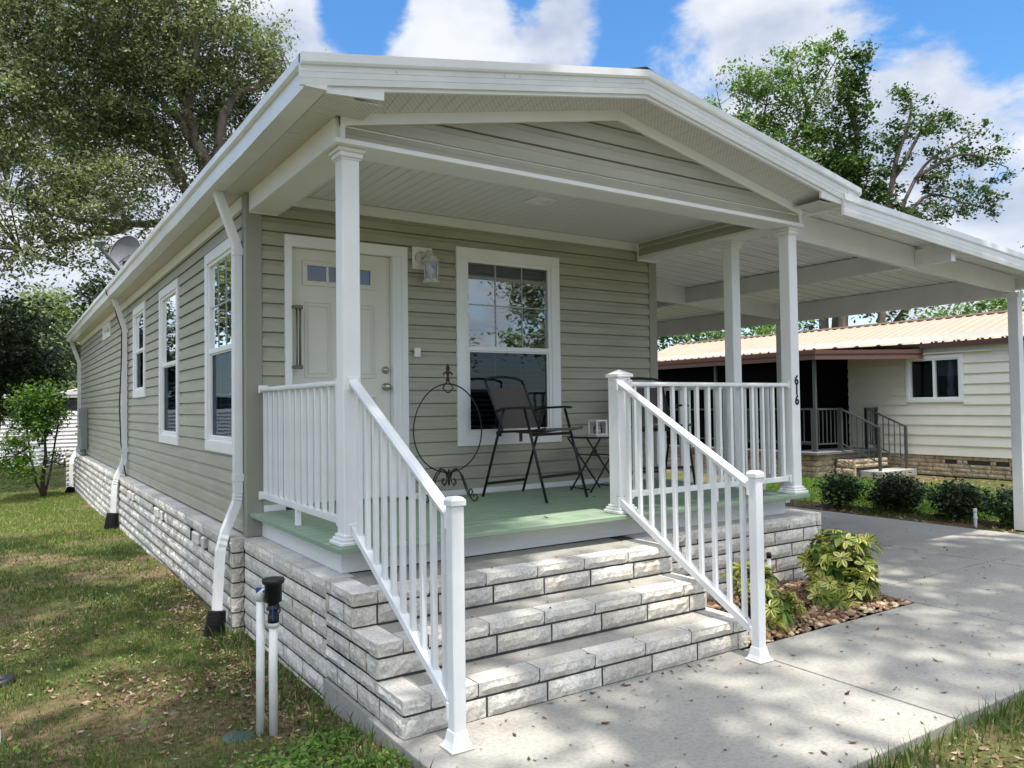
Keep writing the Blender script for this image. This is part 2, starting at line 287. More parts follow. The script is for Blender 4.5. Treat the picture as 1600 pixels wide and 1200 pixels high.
# ------------------------------------------------------------------ mesh helpers
ORG = {}
class MB:
    def __init__(s): s.v = []; s.f = []; s.m = []; s.smooth = []
    def add(s, vs, fs, mi=0, sm=False):
        o = len(s.v); s.v.extend([tuple(p) for p in vs])
        for f in fs: s.f.append(tuple(i+o for i in f)); s.m.append(mi); s.smooth.append(sm)
        return s
    def box(s, x0, x1, y0, y1, z0, z1, mi=0):
        if x0 > x1: x0, x1 = x1, x0
        if y0 > y1: y0, y1 = y1, y0
        if z0 > z1: z0, z1 = z1, z0
        v = [(x0, y0, z0), (x1, y0, z0), (x1, y1, z0), (x0, y1, z0), (x0, y0, z1), (x1, y0, z1), (x1, y1, z1), (x0, y1, z1)]
        return s.add(v, [(0, 3, 2, 1), (4, 5, 6, 7), (0, 1, 5, 4), (1, 2, 6, 5), (2, 3, 7, 6), (3, 0, 4, 7)], mi)
    def bar(s, a, b, w, h, up=(0, 0, 1), mi=0):
        """rectangular bar from a to b, w across, h along up"""
        a = Vector(a); b = Vector(b); d = (b-a).normalized(); up = Vector(up); sd = d.cross(up)
        if sd.length < 1e-6: sd = d.cross(Vector((0, 1, 0)))
        sd.normalize(); u = sd.cross(d).normalized()
        v = []
        for p in (a, b):
            for i, j in ((-1, -1), (1, -1), (1, 1), (-1, 1)): v.append(p+sd*(i*w/2)+u*(j*h/2))
        return s.add(v, [(3, 2, 1, 0), (4, 5, 6, 7), (0, 1, 5, 4), (1, 2, 6, 5), (2, 3, 7, 6), (3, 0, 4, 7)], mi)
    def loft(s, rings, mi=0, sm=False, caps=True, closed=False):
        n = len(rings[0]); vs = [p for r in rings for p in r]; fs = []
        k = len(rings)
        for i in range(k if closed else k-1):
            j = (i+1) % k
            for a in range(n):
                b = (a+1) % n; fs.append((i*n+a, i*n+b, j*n+b, j*n+a))
        o = len(s.v); s.add(vs, fs, mi, sm)
        if caps and not closed:
            s.f.append(tuple(o+i for i in reversed(range(n)))); s.m.append(mi); s.smooth.append(False)
            s.f.append(tuple(o+(k-1)*n+i for i in range(n))); s.m.append(mi); s.smooth.append(False)
        return s
    def tube(s, pts, r, n=8, mi=0, closed=False, caps=True, sm=True):
        pts = [Vector(p) for p in pts]; k = len(pts); rs = r if isinstance(r, (list, tuple)) else [r]*k
        rings = []; ref = None
        for i, p in enumerate(pts):
            if closed: d = pts[(i+1) % k]-pts[i-1]
            else: d = pts[min(i+1, k-1)]-pts[max(i-1, 0)]
            d.normalize()
            if ref is None: ref = d.orthogonal().normalized()
            ref = (ref-d*ref.dot(d)); 
            if ref.length < 1e-5: ref = d.orthogonal()
            ref.normalize(); b = d.cross(ref)
            rings.append([p+(ref*math.cos(2*math.pi*q/n)+b*math.sin(2*math.pi*q/n))*rs[i] for q in range(n)])
        return s.loft(rings, mi, sm, caps, closed)
    def lathe(s, prof, c=(0, 0, 0), n=16, mi=0, sm=True, axis='z'):
        rings = []
        for r, z in prof:
            ring = []
            for q in range(n):
                a = 2*math.pi*q/n; x, y = r*math.cos(a), r*math.sin(a)
                ring.append((c[0]+x, c[1]+y, c[2]+z) if axis == 'z' else ((c[0]+x, c[1]-z, c[2]+y) if axis == '-y' else (c[0]-z, c[1]+y, c[2]+x)))
            rings.append(ring)
        return s.loft(rings, mi, sm)
    def prism(s, poly, vec, mi=0):
        a = [Vector(p) for p in poly]; b = [p+Vector(vec) for p in a]
        return s.loft([a, b], mi)
    def pyramid_post(s, cx, cy, w, z0, z1): return s.box(cx-w/2, cx+w/2, cy-w/2, cy+w/2, z0, z1)
    def frame(s, u0, u1, z0, z1, w, d0, d1, plane, mi=0, wt=None, wb=None):
        """rectangular frame in a wall plane; plane(u, d, z) -> xyz; d grows outwards"""
        wt = w if wt is None else wt; wb = w if wb is None else wb
        for (a, b, c, e) in ((u0, u1, z1-wt, z1), (u0, u1, z0, z0+wb), (u0, u0+w, z0+wb, z1-wt), (u1-w, u1, z0+wb, z1-wt)):
            s.wbox(a, b, d0, d1, c, e, plane, mi)
        return s
    def wbox(s, u0, u1, d0, d1, z0, z1, plane, mi=0):
        p = plane(u0, d0, z0); q = plane(u1, d1, z1); return s.box(p[0], q[0], p[1], q[1], p[2], q[2], mi)
    def build(s, name, mats, parent=None, bevel=0.0, org=None, seg=1, shade=None):
        if parent is not None: O = ORG[parent.name]
        else: O = Vector(org) if org is not None else Vector((0, 0, 0))
        me = bpy.data.meshes.new(name)
        me.from_pydata([(p[0]-O[0], p[1]-O[1], p[2]-O[2]) for p in s.v], [], s.f)
        if not isinstance(mats, (list, tuple)): mats = [mats]
        for m in mats: me.materials.append(m)
        me.polygons.foreach_set('material_index', s.m); me.polygons.foreach_set('use_smooth', s.smooth); me.update()
        o = bpy.data.objects.new(name, me); COL.objects.link(o)
        if parent is not None: o.parent = parent
        else: o.location = O
        ORG[o.name] = O
        if bevel:
            b = o.modifiers.new('bevel', 'BEVEL'); b.width = bevel; b.segments = seg; b.limit_method = 'ANGLE'; b.angle_limit = R(40); b.harden_normals = False
        return o

def tag(o, label=None, cat=None, group=None, kind=None):
    if label: o['label'] = label
    if cat: o['category'] = cat
    if group: o['group'] = group
    if kind: o['kind'] = kind
    return o
def thing(name, label, cat, loc=(0, 0, 0), rotz=0, group=None):
    o = bpy.data.objects.new(name, None); COL.objects.link(o); o.location = loc; o.rotation_euler = (0, 0, rotz); o.empty_display_size = 0.2
    ORG[o.name] = Vector(loc) if not rotz else Vector((0, 0, 0))
    return tag(o, label, cat, group)
def dup(o, loc=None, rotz=None, label=None, parent=None):
    c = o.copy(); COL.objects.link(c); c.parent = parent; ORG[c.name] = ORG[o.name]
    if loc is not None: c.location = loc
    if rotz is not None: c.rotation_euler = (0, 0, rotz)
    if label: c['label'] = label
    for ch in list(o.children): dup(ch, parent=c)
    return c
def npmesh(name, V, F, mats, parent=None, midx=None, smooth=False):
    """fast mesh from numpy arrays (F is n x k)"""
    O = ORG[parent.name] if parent is not None else Vector((0, 0, 0))
    me = bpy.data.meshes.new(name); n, k = F.shape
    me.vertices.add(len(V)); me.vertices.foreach_set('co', (V-np.array(O)).astype(np.float32).ravel())
    me.loops.add(n*k); me.loops.foreach_set('vertex_index', F.astype(np.int32).ravel())
    me.polygons.add(n); me.polygons.foreach_set('loop_start', np.arange(0, n*k, k, dtype=np.int32))
    try: me.polygons.foreach_set('loop_total', np.full(n, k, dtype=np.int32))
    except Exception: pass
    for m in (mats if isinstance(mats, (list, tuple)) else [mats]): me.materials.append(m)
    if midx is not None: me.polygons.foreach_set('material_index', midx.astype(np.int32))
    if smooth: me.polygons.foreach_set('use_smooth', np.ones(n, dtype=bool))
    me.update(calc_edges=True); me.validate()
    o = bpy.data.objects.new(name, me); COL.objects.link(o)
    if parent is not None: o.parent = parent
    ORG[o.name] = O
    return o

# ------------------------------------------------------------------ ground, drive and walk
rng = np.random.default_rng(7)
def lump(x, y, s=1.0, seed=0):
    """cheap smooth noise in -1..1 from sums of sines"""
    r = np.random.default_rng(seed); t = 0; a = 1.0; tot = 0
    for k in range(7):
        f = s*(0.6+0.55*k); th = r.uniform(0, 6.28); ph = r.uniform(0, 6.28, 2)
        t = t+a*np.sin(f*(x*np.cos(th)+y*np.sin(th))+ph[0])*np.cos(f*0.8*(y*np.cos(th)-x*np.sin(th))+ph[1]); tot += a; a *= 0.85
    return t/tot*1.9
def gz(x, y):
    x = np.asarray(x, float); y = np.asarray(y, float)
    zl = np.interp(y, [-30, -4, -1.3, -.7, -.2, 1, 2, 2.6, 5.3, 7.7, 9, 15.5, 30, 60], [-.08, -.05, -.04, -.10, -.145, -.16, -.17, -.13, -.155, -.2, -.23, -.38, -.45, -.5])
    zr = np.where(x > 8.42, -0.012, -0.05)
    zr = np.where(y < -2.36, -0.03, zr)
    k = np.clip((x-(-0.02))/1.5, 0, 1); k = np.where(y < -0.98, np.clip((x+0.5)/0.4, 0, 1), k)
    return zl*(1-k)+zr*k
def build_ground():
    xs = np.unique(np.concatenate([[-600, -250, -100, -50, -30, -20], np.arange(-14, 18.01, 0.3), [8.40, 8.44], [22, 30, 50, 100, 250, 600]]))
    ys = np.unique(np.concatenate([[-600, -250, -100, -50, -30, -18], np.arange(-10, 20.01, 0.3), [-2.34, -2.38], [23, 27, 32, 40, 55, 100, 250, 700]]))
    X, Y = np.meshgrid(xs, ys); Z = gz(X, Y)
    lawn = (X < -0.1) | (X > 8.6) | (Y < -2.5)
    Z = Z+np.where(lawn, 0.012*lump(X, Y, 2.2, 3), 0)
    V = np.stack([X, Y, Z], -1).reshape(-1, 3); nx = len(xs); ny = len(ys)
    i = np.arange(nx*ny).reshape(ny, nx)
    F = np.stack([i[:-1, :-1], i[:-1, 1:], i[1:, 1:], i[1:, :-1]], -1).reshape(-1, 4)
    tag(npmesh('ground', V, F, M['ground'], smooth=True), kind='structure')
build_ground()

def slabs(name, rects, mats, top=0.0, bot=-0.30, bev=0.006):
    mb = MB()
    for (x0, x1, y0, y1) in rects: mb.box(x0, x1, y0, y1, bot, top)
    return tag(mb.build(name, mats, bevel=bev, seg=2), kind='structure')
J = 0.008
slabs('walkway', [(-.075, 2.36-J, -2.34, -.6), (2.36+J, 4.41-J, -2.34, -.985)], M['concrete'])
slabs('driveway', [(4.41+J, 6.51-J, -2.9, -.545-J), (6.51+J, 8.42, -2.9, -.545-J), (4.41+J, 6.51-J, -.545+J, 3.2), (6.51+J, 8.42, -.545+J, 3.2),
                   (4.41, 6.51-J, 3.2+2*J, 6.6), (6.51+J, 8.42, 3.2+2*J, 6.6), (4.41, 6.51-J, 6.6+2*J, 11), (6.51+J, 8.42, 6.6+2*J, 11), (4.41+J, 6.51-J, -12, -2.9-2*J), (6.51+J, 8.42, -12, -2.9-2*J)], M['concrete'])
mb = MB(); mb.box(2.3, 8.3, -2.3, 10.9, -.2, -0.012); tag(mb.build('driveway_joint_fill', M['joint']), kind='structure')
slabs('planting_bed', [(2.42, 4.405, -.98, .04)], M['joint'], top=-0.012)

# ------------------------------------------------------------------ siding and stone makers
def siding_strips(mb, plane, umin, umax, z0, z1, pitch, holes=(), start=None, depth=0.017, mi=0, ufun=None, fine=False):
    """dutch lap courses; plane(u, d, z) -> xyz. holes: (u0,u1,z0,z1). ufun(z)->(u0,u1) trims the ends (gables)."""
    start = z0 if start is None else start
    zs = []
    k = 0
    while start+k*pitch < z1:
        b = start+k*pitch
        zs += [(b, -0.016), (b+0.0006, depth), (b+pitch*.58, depth*.80), (b+pitch*.68, depth*.28), (b+pitch*.93, depth*.05), (b+pitch*.935, -0.016), (b+pitch*.9995, -0.016)]
        k += 1
    P = [(z, d) for z, d in zs]
    def dat(z):
        for (a, da), (b, db) in zip(P[:-1], P[1:]):
            if a <= z <= b: return da+(db-da)*((z-a)/(b-a) if b > a else 0)
        return 0
    cuts = set()
    for h in holes: cuts |= {h[2], h[3]}
    cuts |= {z0, z1}
    Q = list(P)
    for c in cuts: Q.append((c, dat(c)))
    Q = sorted([q for q in Q if z0-1e-6 <= q[0] <= z1+1e-6], key=lambda q: q[0])
    # keep profile order for the double points
    out = []
    for q in Q: out.append(q)
    for (a, da), (b, db) in zip(out[:-1], out[1:]):
        if b-a < 1e-7 and abs(da-db) < 1e-7: continue
        mid = (a+b)/2
        iv = [(umin, umax)]
        for h in holes:
            if h[2]-1e-6 < mid < h[3]+1e-6:
                nv = []
                for (p, q) in iv:
                    if h[1] <= p or h[0] >= q: nv.append((p, q)); continue
                    if h[0] > p: nv.append((p, h[0]))
                    if h[1] < q: nv.append((h[1], q))
                iv = nv
        for (p, q) in iv:
            pa, qa, pb, qb = p, q, p, q
            if ufun: pa, qa = ufun(a); pb, qb = ufun(b)
            if qa-pa < 1e-4 and qb-pb < 1e-4: continue
            mb.add([plane(pa, da, a), plane(qa, da, a), plane(qb, db, b), plane(pb, db, b)], [(0, 1, 2, 3)], mi)

srnd = random.Random(11)
def stone_block(mb, plane, u0, u1, z0, z1, depth=0.06, rough=0.011, mi=0, top_mi=None):
    """one split-faced block: bulging irregular face, chamfered arrises"""
    nu = max(3, int((u1-u0)/0.035)); nz = max(2, int((z1-z0)/0.03))
    g = []
    ph = [srnd.uniform(0, 6.28) for _ in range(4)]
    for j in range(nz+1):
        row = []
        for i in range(nu+1):
            a = i/nu; b = j/nz
            u = u0+(u1-u0)*a; z = z0+(z1-z0)*b
            edge = min(a*(u1-u0), (1-a)*(u1-u0), b*(z1-z0), (1-b)*(z1-z0))
            if edge <= 1e-9: d = -0.008+srnd.uniform(-.003, .002)
            else: d = srnd.uniform(-rough*.5, rough*.5)+0.004*math.sin(9*u+ph[0])*math.cos(14*z+ph[1])+0.004
            if 0 < i < nu: u += srnd.uniform(-.006, .006)
            if 0 < j < nz: z += srnd.uniform(-.005, .005)
            row.append(mb_pt(plane, u, d, z))
        g.append(row)
    vs = [p for row in g for p in row]; n = nu+1
    fs = [(j*n+i, j*n+i+1, (j+1)*n+i+1, (j+1)*n+i) for j in range(nz) for i in range(nu)]
    o = len(vs)
    # back rim for side walls
    rim = [(0, i) for i in range(nu+1)]+[(j, nu) for j in range(1, nz+1)]+[(nz, i) for i in range(nu-1, -1, -1)]+[(j, 0) for j in range(nz-1, 0, -1)]
    ms = [mi]*len(fs)
    for (j, i) in rim:
        u = u0+(u1-u0)*i/nu; z = z0+(z1-z0)*j/nz; vs.append(mb_pt(plane, u, -depth, z))
    k = len(rim)
    for q in range(k):
        j0, i0 = rim[q]; j1, i1 = rim[(q+1) % k]
        fs.append((j0*n+i0, o+q, o+(q+1) % k, j1*n+i1)); ms.append(top_mi if (top_mi is not None and j0 == nz and j1 == nz) else mi)
    base = len(mb.v); mb.v.extend(vs)
    for f, m_ in zip(fs, ms): mb.f.append(tuple(x+base for x in f)); mb.m.append(m_); mb.smooth.append(False)
def mb_pt(plane, u, d, z): return plane(u, d, z)
def stone_rows(mb, plane, u0, u1, rows, blen=0.40, gap=0.013, phase=0.0, depth=0.06, holes=(), mi=0, jit=0.0):
    for r, (za, zb) in enumerate(rows):
        u = u0-((phase+(0.5 if r % 2 else 0)) % 1)*blen
        while u < u1:
            L_ = blen*(1+srnd.uniform(-jit, jit)); a = max(u, u0); b = min(u+L_-gap, u1)
            u += L_
            if b-a < 0.03: continue
            cutm = False
            for h in holes:
                if h[2] < (za+zb)/2 < h[3] and a < h[1] and b > h[0]:
                    cutm = True
                    if h[0]-a > 0.05: stone_block(mb, plane, a, h[0], za, zb, depth, mi=mi)
                    if b-h[1] > 0.05: stone_block(mb, plane, h[1], b, za, zb, depth, mi=mi)
            if not cutm: stone_block(mb, plane, a, b, za, zb, depth, mi=mi)

# planes: u runs along the wall, d outwards
def front_plane(y): return lambda u, d, z: (u, y-d, z)
def left_plane(x): return lambda u, d, z: (x-d, u, z)       # u = y
def right_plane(x): return lambda u, d, z: (x+d, u, z)

# ------------------------------------------------------------------ the house
D = 0.770; YW = 1.979; XR = 4.469; YB = 17.8
HOUSE = thing('manufactured_home', 'sage green manufactured home with gabled front porch, white trim and grey stone skirting', 'house', (0, 0, 0))
RIDGE = 2.235
PITCH = 0.191
def zrake(x): return 3.365+PITCH*(min(x, 2*RIDGE-x)+0.292)   # underside of the rake fascia

# windows: (u0,u1,z0,z1 outer casing)
FW = (1.915, 3.127, 1.225, 3.117)
LW = [(2.30, 3.45, 1.215, 3.09, 2.148), (4.84, 6.07, 1.205, 3.08, 2.15), (7.25, 8.37, 1.785, 3.11, 2.466)]
SMALLW = (11.36, 12.55, 2.96, 3.235)
DOOR = (0.289, 1.406, D, 3.05)

mb = MB()
siding_strips(mb, front_plane(YW), 0.02, XR-.02, 0.78, 3.38, 0.1195, holes=[(FW[0]+.03, FW[1]-.03, FW[2]+.03, FW[3]-.03), (DOOR[0]+.03, DOOR[1]-.03, .78, DOOR[3]-.03)], start=0.80)
siding_strips(mb, left_plane(0.0), YW, YB, 0.585, 3.35, 0.1195, holes=[(w[0]+.03, w[1]-.03, w[2]+.03, w[3]-.03) for w in LW]+[(SMALLW[0]+.03, SMALLW[1]-.03, SMALLW[2]+.03, SMALLW[3]-.03)], start=0.60)
siding_strips(mb, lambda u, d, z: (XR+d, u, z), YW, YB, 0.585, 3.35, 0.1195, start=0.60)
siding_strips(mb, lambda u, d, z: (u, YB+d, z), 0.0, XR, 0.585, 3.35, 0.1195, start=0.60)
wall = mb.build('wall', M['siding'], HOUSE)
# dark interior shell so panes look into rooms
mb = MB(); mb.box(0.10, XR-.1, YW+.22, YB-.1, 0.62, 3.34)
mb.build('room_interior', M['dark'], HOUSE)

for bxs in ([(-.028, .105, YW-.026, YW+.01, .578, 3.37), (-.028, .006, YW+.0095, YW+.085, .578, 3.355)], [(XR-.085, XR+.028, YW-.026, YW+.01, .578, 3.2), (XR-.006, XR+.028, YW+.0095, YW+.09, .578, 3.3)], [(-.026, .01, YB-.09, YB+.02, .58, 3.34)]):
    mb = MB()
    for q in bxs: mb.box(*q)
    mb.build('corner_board', M['siding_trim'], HOUSE, bevel=.004)
mb = MB()
mb.box(-.03, .004, YW+.09, YB-.09, 3.245, 3.352)          # frieze under the eave
mb.build('frieze_board', M['white'], HOUSE, bevel=.003)
mb = MB(); mb.box(.11, XR-.09, YW-.035, YW-.001, 3.295, 3.383)
mb.build('ceiling_trim', M['ceil'], HOUSE, bevel=.004)
mb = MB(); mb.box(.11, DOOR[0], YW-.03, YW, D, D+.05); mb.box(DOOR[1], XR-.09, YW-.03, YW, D, D+.05)
mb.build('base_trim', M['white'], HOUSE, bevel=.003)

# --- foundation stone
ROWS = [(.465, .571), (.347, .452), (.229, .334), (.111, .216), (-.007, .098), (-.125, -.020), (-.243, -.138), (-.361, -.256), (-.48, -.374)]
XS = -0.135
vents = [(2.86, 3.66, .345, .4555), (5.05, 5.90, .345, .4555), (7.35, 8.22, .345, .4555)]
def bl(y): return 1 + max(0, (y-2)/14)*0.5
mb = MB()
stone_rows(mb, left_plane(XS), YW+.0, 9.02, ROWS[:8], 0.40, holes=vents, phase=.2, jit=.05)
stone_rows(mb, left_plane(XS-.012), 9.09, 15.4, ROWS[:9], 0.42, holes=vents, phase=.5, jit=.05)
stone_rows(mb, left_plane(XS-.012), 15.4, 17.6, ROWS, 0.42, holes=vents, phase=.1, jit=.05)
# returned end facing the porch base
stone_rows(mb, front_plane(YW), XS-.0, -.04, ROWS[:7], 0.4)
for a, b in ((YW+.03, 9.05), (9.06, YB)):
    mb.box(XS+.011, .3, a, b, -.5, .345, 1); mb.box(XS+.011, .3, a, b, .4555, .566, 1)
    hs_ = sorted([h for h in vents if a < h[0] < b]); u = a
    for h in hs_+[(b, b)]:
        mb.box(XS+.0112, .3, u, h[0], .3452, .4553, 1); u = h[1]
# ledge slabs in cast stone
y = YW
while y < 17.5:
    mb.box(XS+.004, .03, y+.003, min(y+.40, 17.6)-.003, .50, .5745, 2); y += .40
# short stone return at the back corner
stone_rows(mb, front_plane(YB-.02), -.33, XS, ROWS, 0.4); mb.box(-.32, .2, YB-.01, YB+.3, -.6, .56, 1); mb.box(-.335, .02, YB-.02, YB+.3, .5, .575, 2)
# porch base: left cheek, front right face, right cheek
PX = -0.047; PF = 0.05
stone_rows(mb, left_plane(PX), .105, YW-.006, ROWS[:7], 0.40, phase=.35, jit=.03)
stone_rows(mb, front_plane(PF), 2.40, 4.696, ROWS[:5], 0.395, phase=.28, jit=.03)
stone_rows(mb, right_plane(4.696), PF, YW+1.5, ROWS[:5], 0.40, phase=.1)
mb.box(PX+.011, 4.685, PF+.011, YW-.01, -.3, .566, 1)
x = PX
for (a, b, horiz) in [(PX, 4.696, 1)]:
    x = 2.42
    while x < 4.69:
        mb.box(x+.003, min(x+.395, 4.692)-.003, PF+.004, .25, .50, .5745, 2); x += .395
    yy = .105
    while yy < YW-.01:
        mb.box(PX+.004, .14, yy+.003, min(yy+.40, YW-.008)-.003, .50, .5748, 2); yy += .40
    yy = .26
    while yy < YW+1.4:
        mb.box(4.42, 4.692, yy+.003, yy+.397, .50, .5746, 2); yy += .40
foundation = mb.build('foundation', [M['stone'], M['mortar'], M['stonetop']], HOUSE)
# vent stones stood on end, proud of the openings
for i, h in enumerate([(2.96, .10), (3.20, .26), (5.15, .11), (5.40, .28), (7.46, .13), (7.74, .28)]):
    mb = MB(); mb.box(XS-.018, XS+.10, h[0], h[0]+h[1], .35, .452)
    mb.build('vent_block', M['stonetop'], foundation, bevel=.010)
mb = MB(); mb.box(-.06, .4, -.99, .10, -.32, -.004); mb.build('footing', M['concrete'], foundation)

# --- deck
mb = MB()
y = 0.0; k = 0
while y < YW-.02:
    y1 = min(y+.139, YW-.004); mb.box(0.0, XR, y, y1-.006, D-.033, D); y += .139
deck = mb.build('porch_deck', M['deck'], HOUSE, bevel=.004)
mb = MB(); mb.box(.095, XR-.09, .205, .24, .577, D-.034); mb.box(.095, .13, .24, YW-.03, .577, D-.034); mb.box(XR-.125, XR-.09, .24, YW-.03, .577, D-.034)
mb.build('skirt_board', M['skirt'], deck, bevel=.003)

# --- porch ceiling
mb = MB(); x = .20
while x < 4.26:
    mb.box(x, x+.0965, .19, YW-.003, 3.386, 3.40); x += .10
mb.box(.1, 4.35, .1, YW, 3.401, 3.41)
ceil = mb.build('porch_ceiling', M['ceil'], HOUSE, bevel=.002)
# --- porch beams
mb = MB()
mb.box(.0, .235, .245, YW-.027, 3.20, 3.40)
mb.box(.0, XR, .022, .2445, 3.2005, 3.40)
mb.box(4.228, XR, .245, YW-.027, 3.20, 3.40)
mb.box(-.002, .237, YW-.05, YW-.0275, 3.190, 3.2005)
mb.build('porch_beam', M['white'], HOUSE, bevel=.004)
mb = MB(); siding_strips(mb, lambda u, d, z: (4.228-d, u, z), .25, YW-.035, 3.235, 3.38, .1195, start=3.21)
mb.build('beam_siding', M['siding'], HOUSE)
mb = MB(); mb.box(4.205, 4.226, .25, YW-.035, 3.202, 3.232); mb.box(4.205, 4.226, .25, YW-.035, 3.372, 3.385); mb.box(4.20, 4.228, YW-.05, YW-.03, 3.19, 3.385); mb.box(4.2, XR, YW-.06, YW-.03, 3.182, 3.1995)
mb.box(.236, .25, .25, YW-.035, 3.202, 3.215); mb.box(.25, 4.2, .2445, .258, 3.202, 3.215)
mb.build('beam_trim', M['white'], HOUSE, bevel=.002)
# --- gable face
mb = MB()
def gu(z):
    top = 2*RIDGE
    t = max(0.0, (z-3.33)/0.2065)
    return (min(.045+t, RIDGE), max(XR-.045-t, RIDGE))
siding_strips(mb, front_plane(.022), 0, 0, 3.215, 3.80, .130, start=3.185, ufun=gu, depth=.015)
gable = mb.build('gable_siding', M['siding'], HOUSE)
mb = MB(); mb.box(.0, XR, -.005, .0215, 3.2, 3.232); mb.box(.03, .062, -.004, .0215, 3.2325, 3.385); mb.box(XR-.062, XR-.03, -.004, .0215, 3.2325, 3.40)
mb.build('gable_trim', M['white'], gable, bevel=.003)
mb = MB()
def rakeboard(xa, xb, zlow, zhigh, y0, y1):
    """board following the roof slope between xa and xb with lower/upper edge functions"""
    mb.loft([[(x, y0, zlow(x)), (x, y1, zlow(x)), (x, y1, zhigh(x)), (x, y0, zhigh(x))] for x in (xa, xb)])
fl = lambda x: 3.309+.2065*(min(x, 2*RIDGE-x)-.065); fh = lambda x: min(3.376+.2135*(min(x, 2*RIDGE-x)-.065), zrake(x)+.012)+.012
rakeboard(.03, RIDGE, fl, fh, -.012, .0205); rakeboard(RIDGE, XR-.03, fl, fh, -.012, .0205)
mb.build('rake_frieze', M['white'], gable, bevel=.003)

# --- roof
XE = -0.292; XE2 = 2*RIDGE+0.292; YF = -.327
mb = MB()
def zs(x): return zrake(x)+0.150
ys_ = [YF-.045+.14*i for i in range(int((YB+.35-YF)/.14)+1)]
for side in (0, 1):
    xa, xb = (XE+.0, RIDGE) if side == 0 else (RIDGE, XE2+.0)
    n = 14
    for i in range(n):
        u0 = xa+(xb-xa)*i/n; u1 = xa+(xb-xa)*(i+1)/n
        # each course overlaps the one below by a step
        h0, h1 = (.006, .012) if side == 0 else (.012, .006)
        h0, h1 = (.016, .005) if side == 0 else (.005, .016)
        mb.loft([[(u0, YF+.0, zs(u0)-.02), (u0, YB+.3, zs(u0)-.02), (u0, YB+.3, zs(u0)+h0), (u0, YF+.0, zs(u0)+h0)],
                 [(u1, YF+.0, zs(u1)-.02), (u1, YB+.3, zs(u1)-.02), (u1, YB+.3, zs(u1)+h1), (u1, YF+.0, zs(u1)+h1)]])
y = YF+.0; k = 0
while y < YB+.2:
    for s_ in (-1, 1):
        h = .034+.004*(k % 2)
        mb.loft([[(RIDGE, y, zs(RIDGE)+.01), (RIDGE, y+.26, zs(RIDGE)+.002), (RIDGE, y+.26, zs(RIDGE)+.022), (RIDGE, y, zs(RIDGE)+h+.018)],
                 [(RIDGE+s_*.16, y, zs(RIDGE+s_*.16)+.01), (RIDGE+s_*.16, y+.26, zs(RIDGE+s_*.16)+.004), (RIDGE+s_*.16, y+.26, zs(RIDGE+s_*.16)+.014), (RIDGE+s_*.16, y, zs(RIDGE+s_*.16)+h)]])
    y += .14; k += 1
roof = mb.build('roof', M['shingle'], HOUSE)
# rake fascia, stepped profile (d outward, h up)
PROF = [(-.02, 0), (.0, 0), (.006, .032), (-.0015, .034), (-.0015, .037), (.003, .039), (.007, .068), (-.0015, .070), (-.0015, .073), (.003, .075), (.005, .106), (.020, .109), (.027, .121), (.027, .170), (-.02, .174)]
mb = MB()
for xa, xb in ((XE-.03, RIDGE), (RIDGE, XE2+.06)):
    mb.loft([[(x, YF-d, zrake(x)+h) for d, h in PROF] for x in (xa, xb)])
mb.build('rake_fascia', M['white_gloss'], roof)
for xq in (.25, 1.0, 1.12, 1.75, 2.19, 2.75, 3.35, 3.95):
    m2 = MB(); m2.lathe([(.001, .004), (.007, .003), (.007, 0)], (xq, YF-.006, zrake(xq)+.088), 8, axis='-y'); m2.build('screw', M['white_gloss'], roof)
mb = MB()
for xa, xb in ((XE+.25, RIDGE), (RIDGE, XE2-.25)):      # thin inner strip below the fascia
    mb.loft([[(x, YF+.02, zrake(x)-.022), (x, YF+.045, zrake(x)-.022), (x, YF+.045, zrake(x)+.02), (x, YF+.02, zrake(x)+.02)] for x in (xa, xb)])
# wedge returns at the eave corners
for s_ in (1, -1):
    f_ = lambda x: RIDGE+s_*(x-RIDGE)
    mb.prism([(f_(-.168), YF+.018, 3.352), (f_(-.168), YF+.018, zrake(-.168)+.005), (f_(.18), YF+.018, zrake(.18)+.005), (f_(.18), YF+.018, zrake(.18)-.075)], (0, .022, 0))
mb.build('soffit_return', M['white'], roof)
# eave gutter along the left side, slightly wavy from handling
mb = MB(); rings = []
gy = [YF+.0]+[YF+.2+.6*i for i in range(30)]+[YB+.33]
for i, y in enumerate(gy):
    w = 0 if i in (0, len(gy)-1) else .004*math.sin(3.1*i)
    z0 = 3.360+(0.0 if i < 2 else .004*math.sin(1.7*i))
    rings.append([(XE+.124, y, z0), (XE+w, y, z0), (XE-.004+w, y, z0+.035), (XE+w, y, z0+.039), (XE-.004+w, y, z0+.104), (XE-.018, y, z0+.108), (XE-.03, y, z0+.12), (XE-.03, y, z0+.172), (XE+.124, y, z0+.178)])
mb.loft(rings)
mb.build('gutter', M['white_gloss'], roof)
mb = MB(); mb.box(XE2-.124, XE2-.02, YF-.01, YB+.3, 3.361, 3.52); mb.build('gutter', M['white_gloss'], roof)
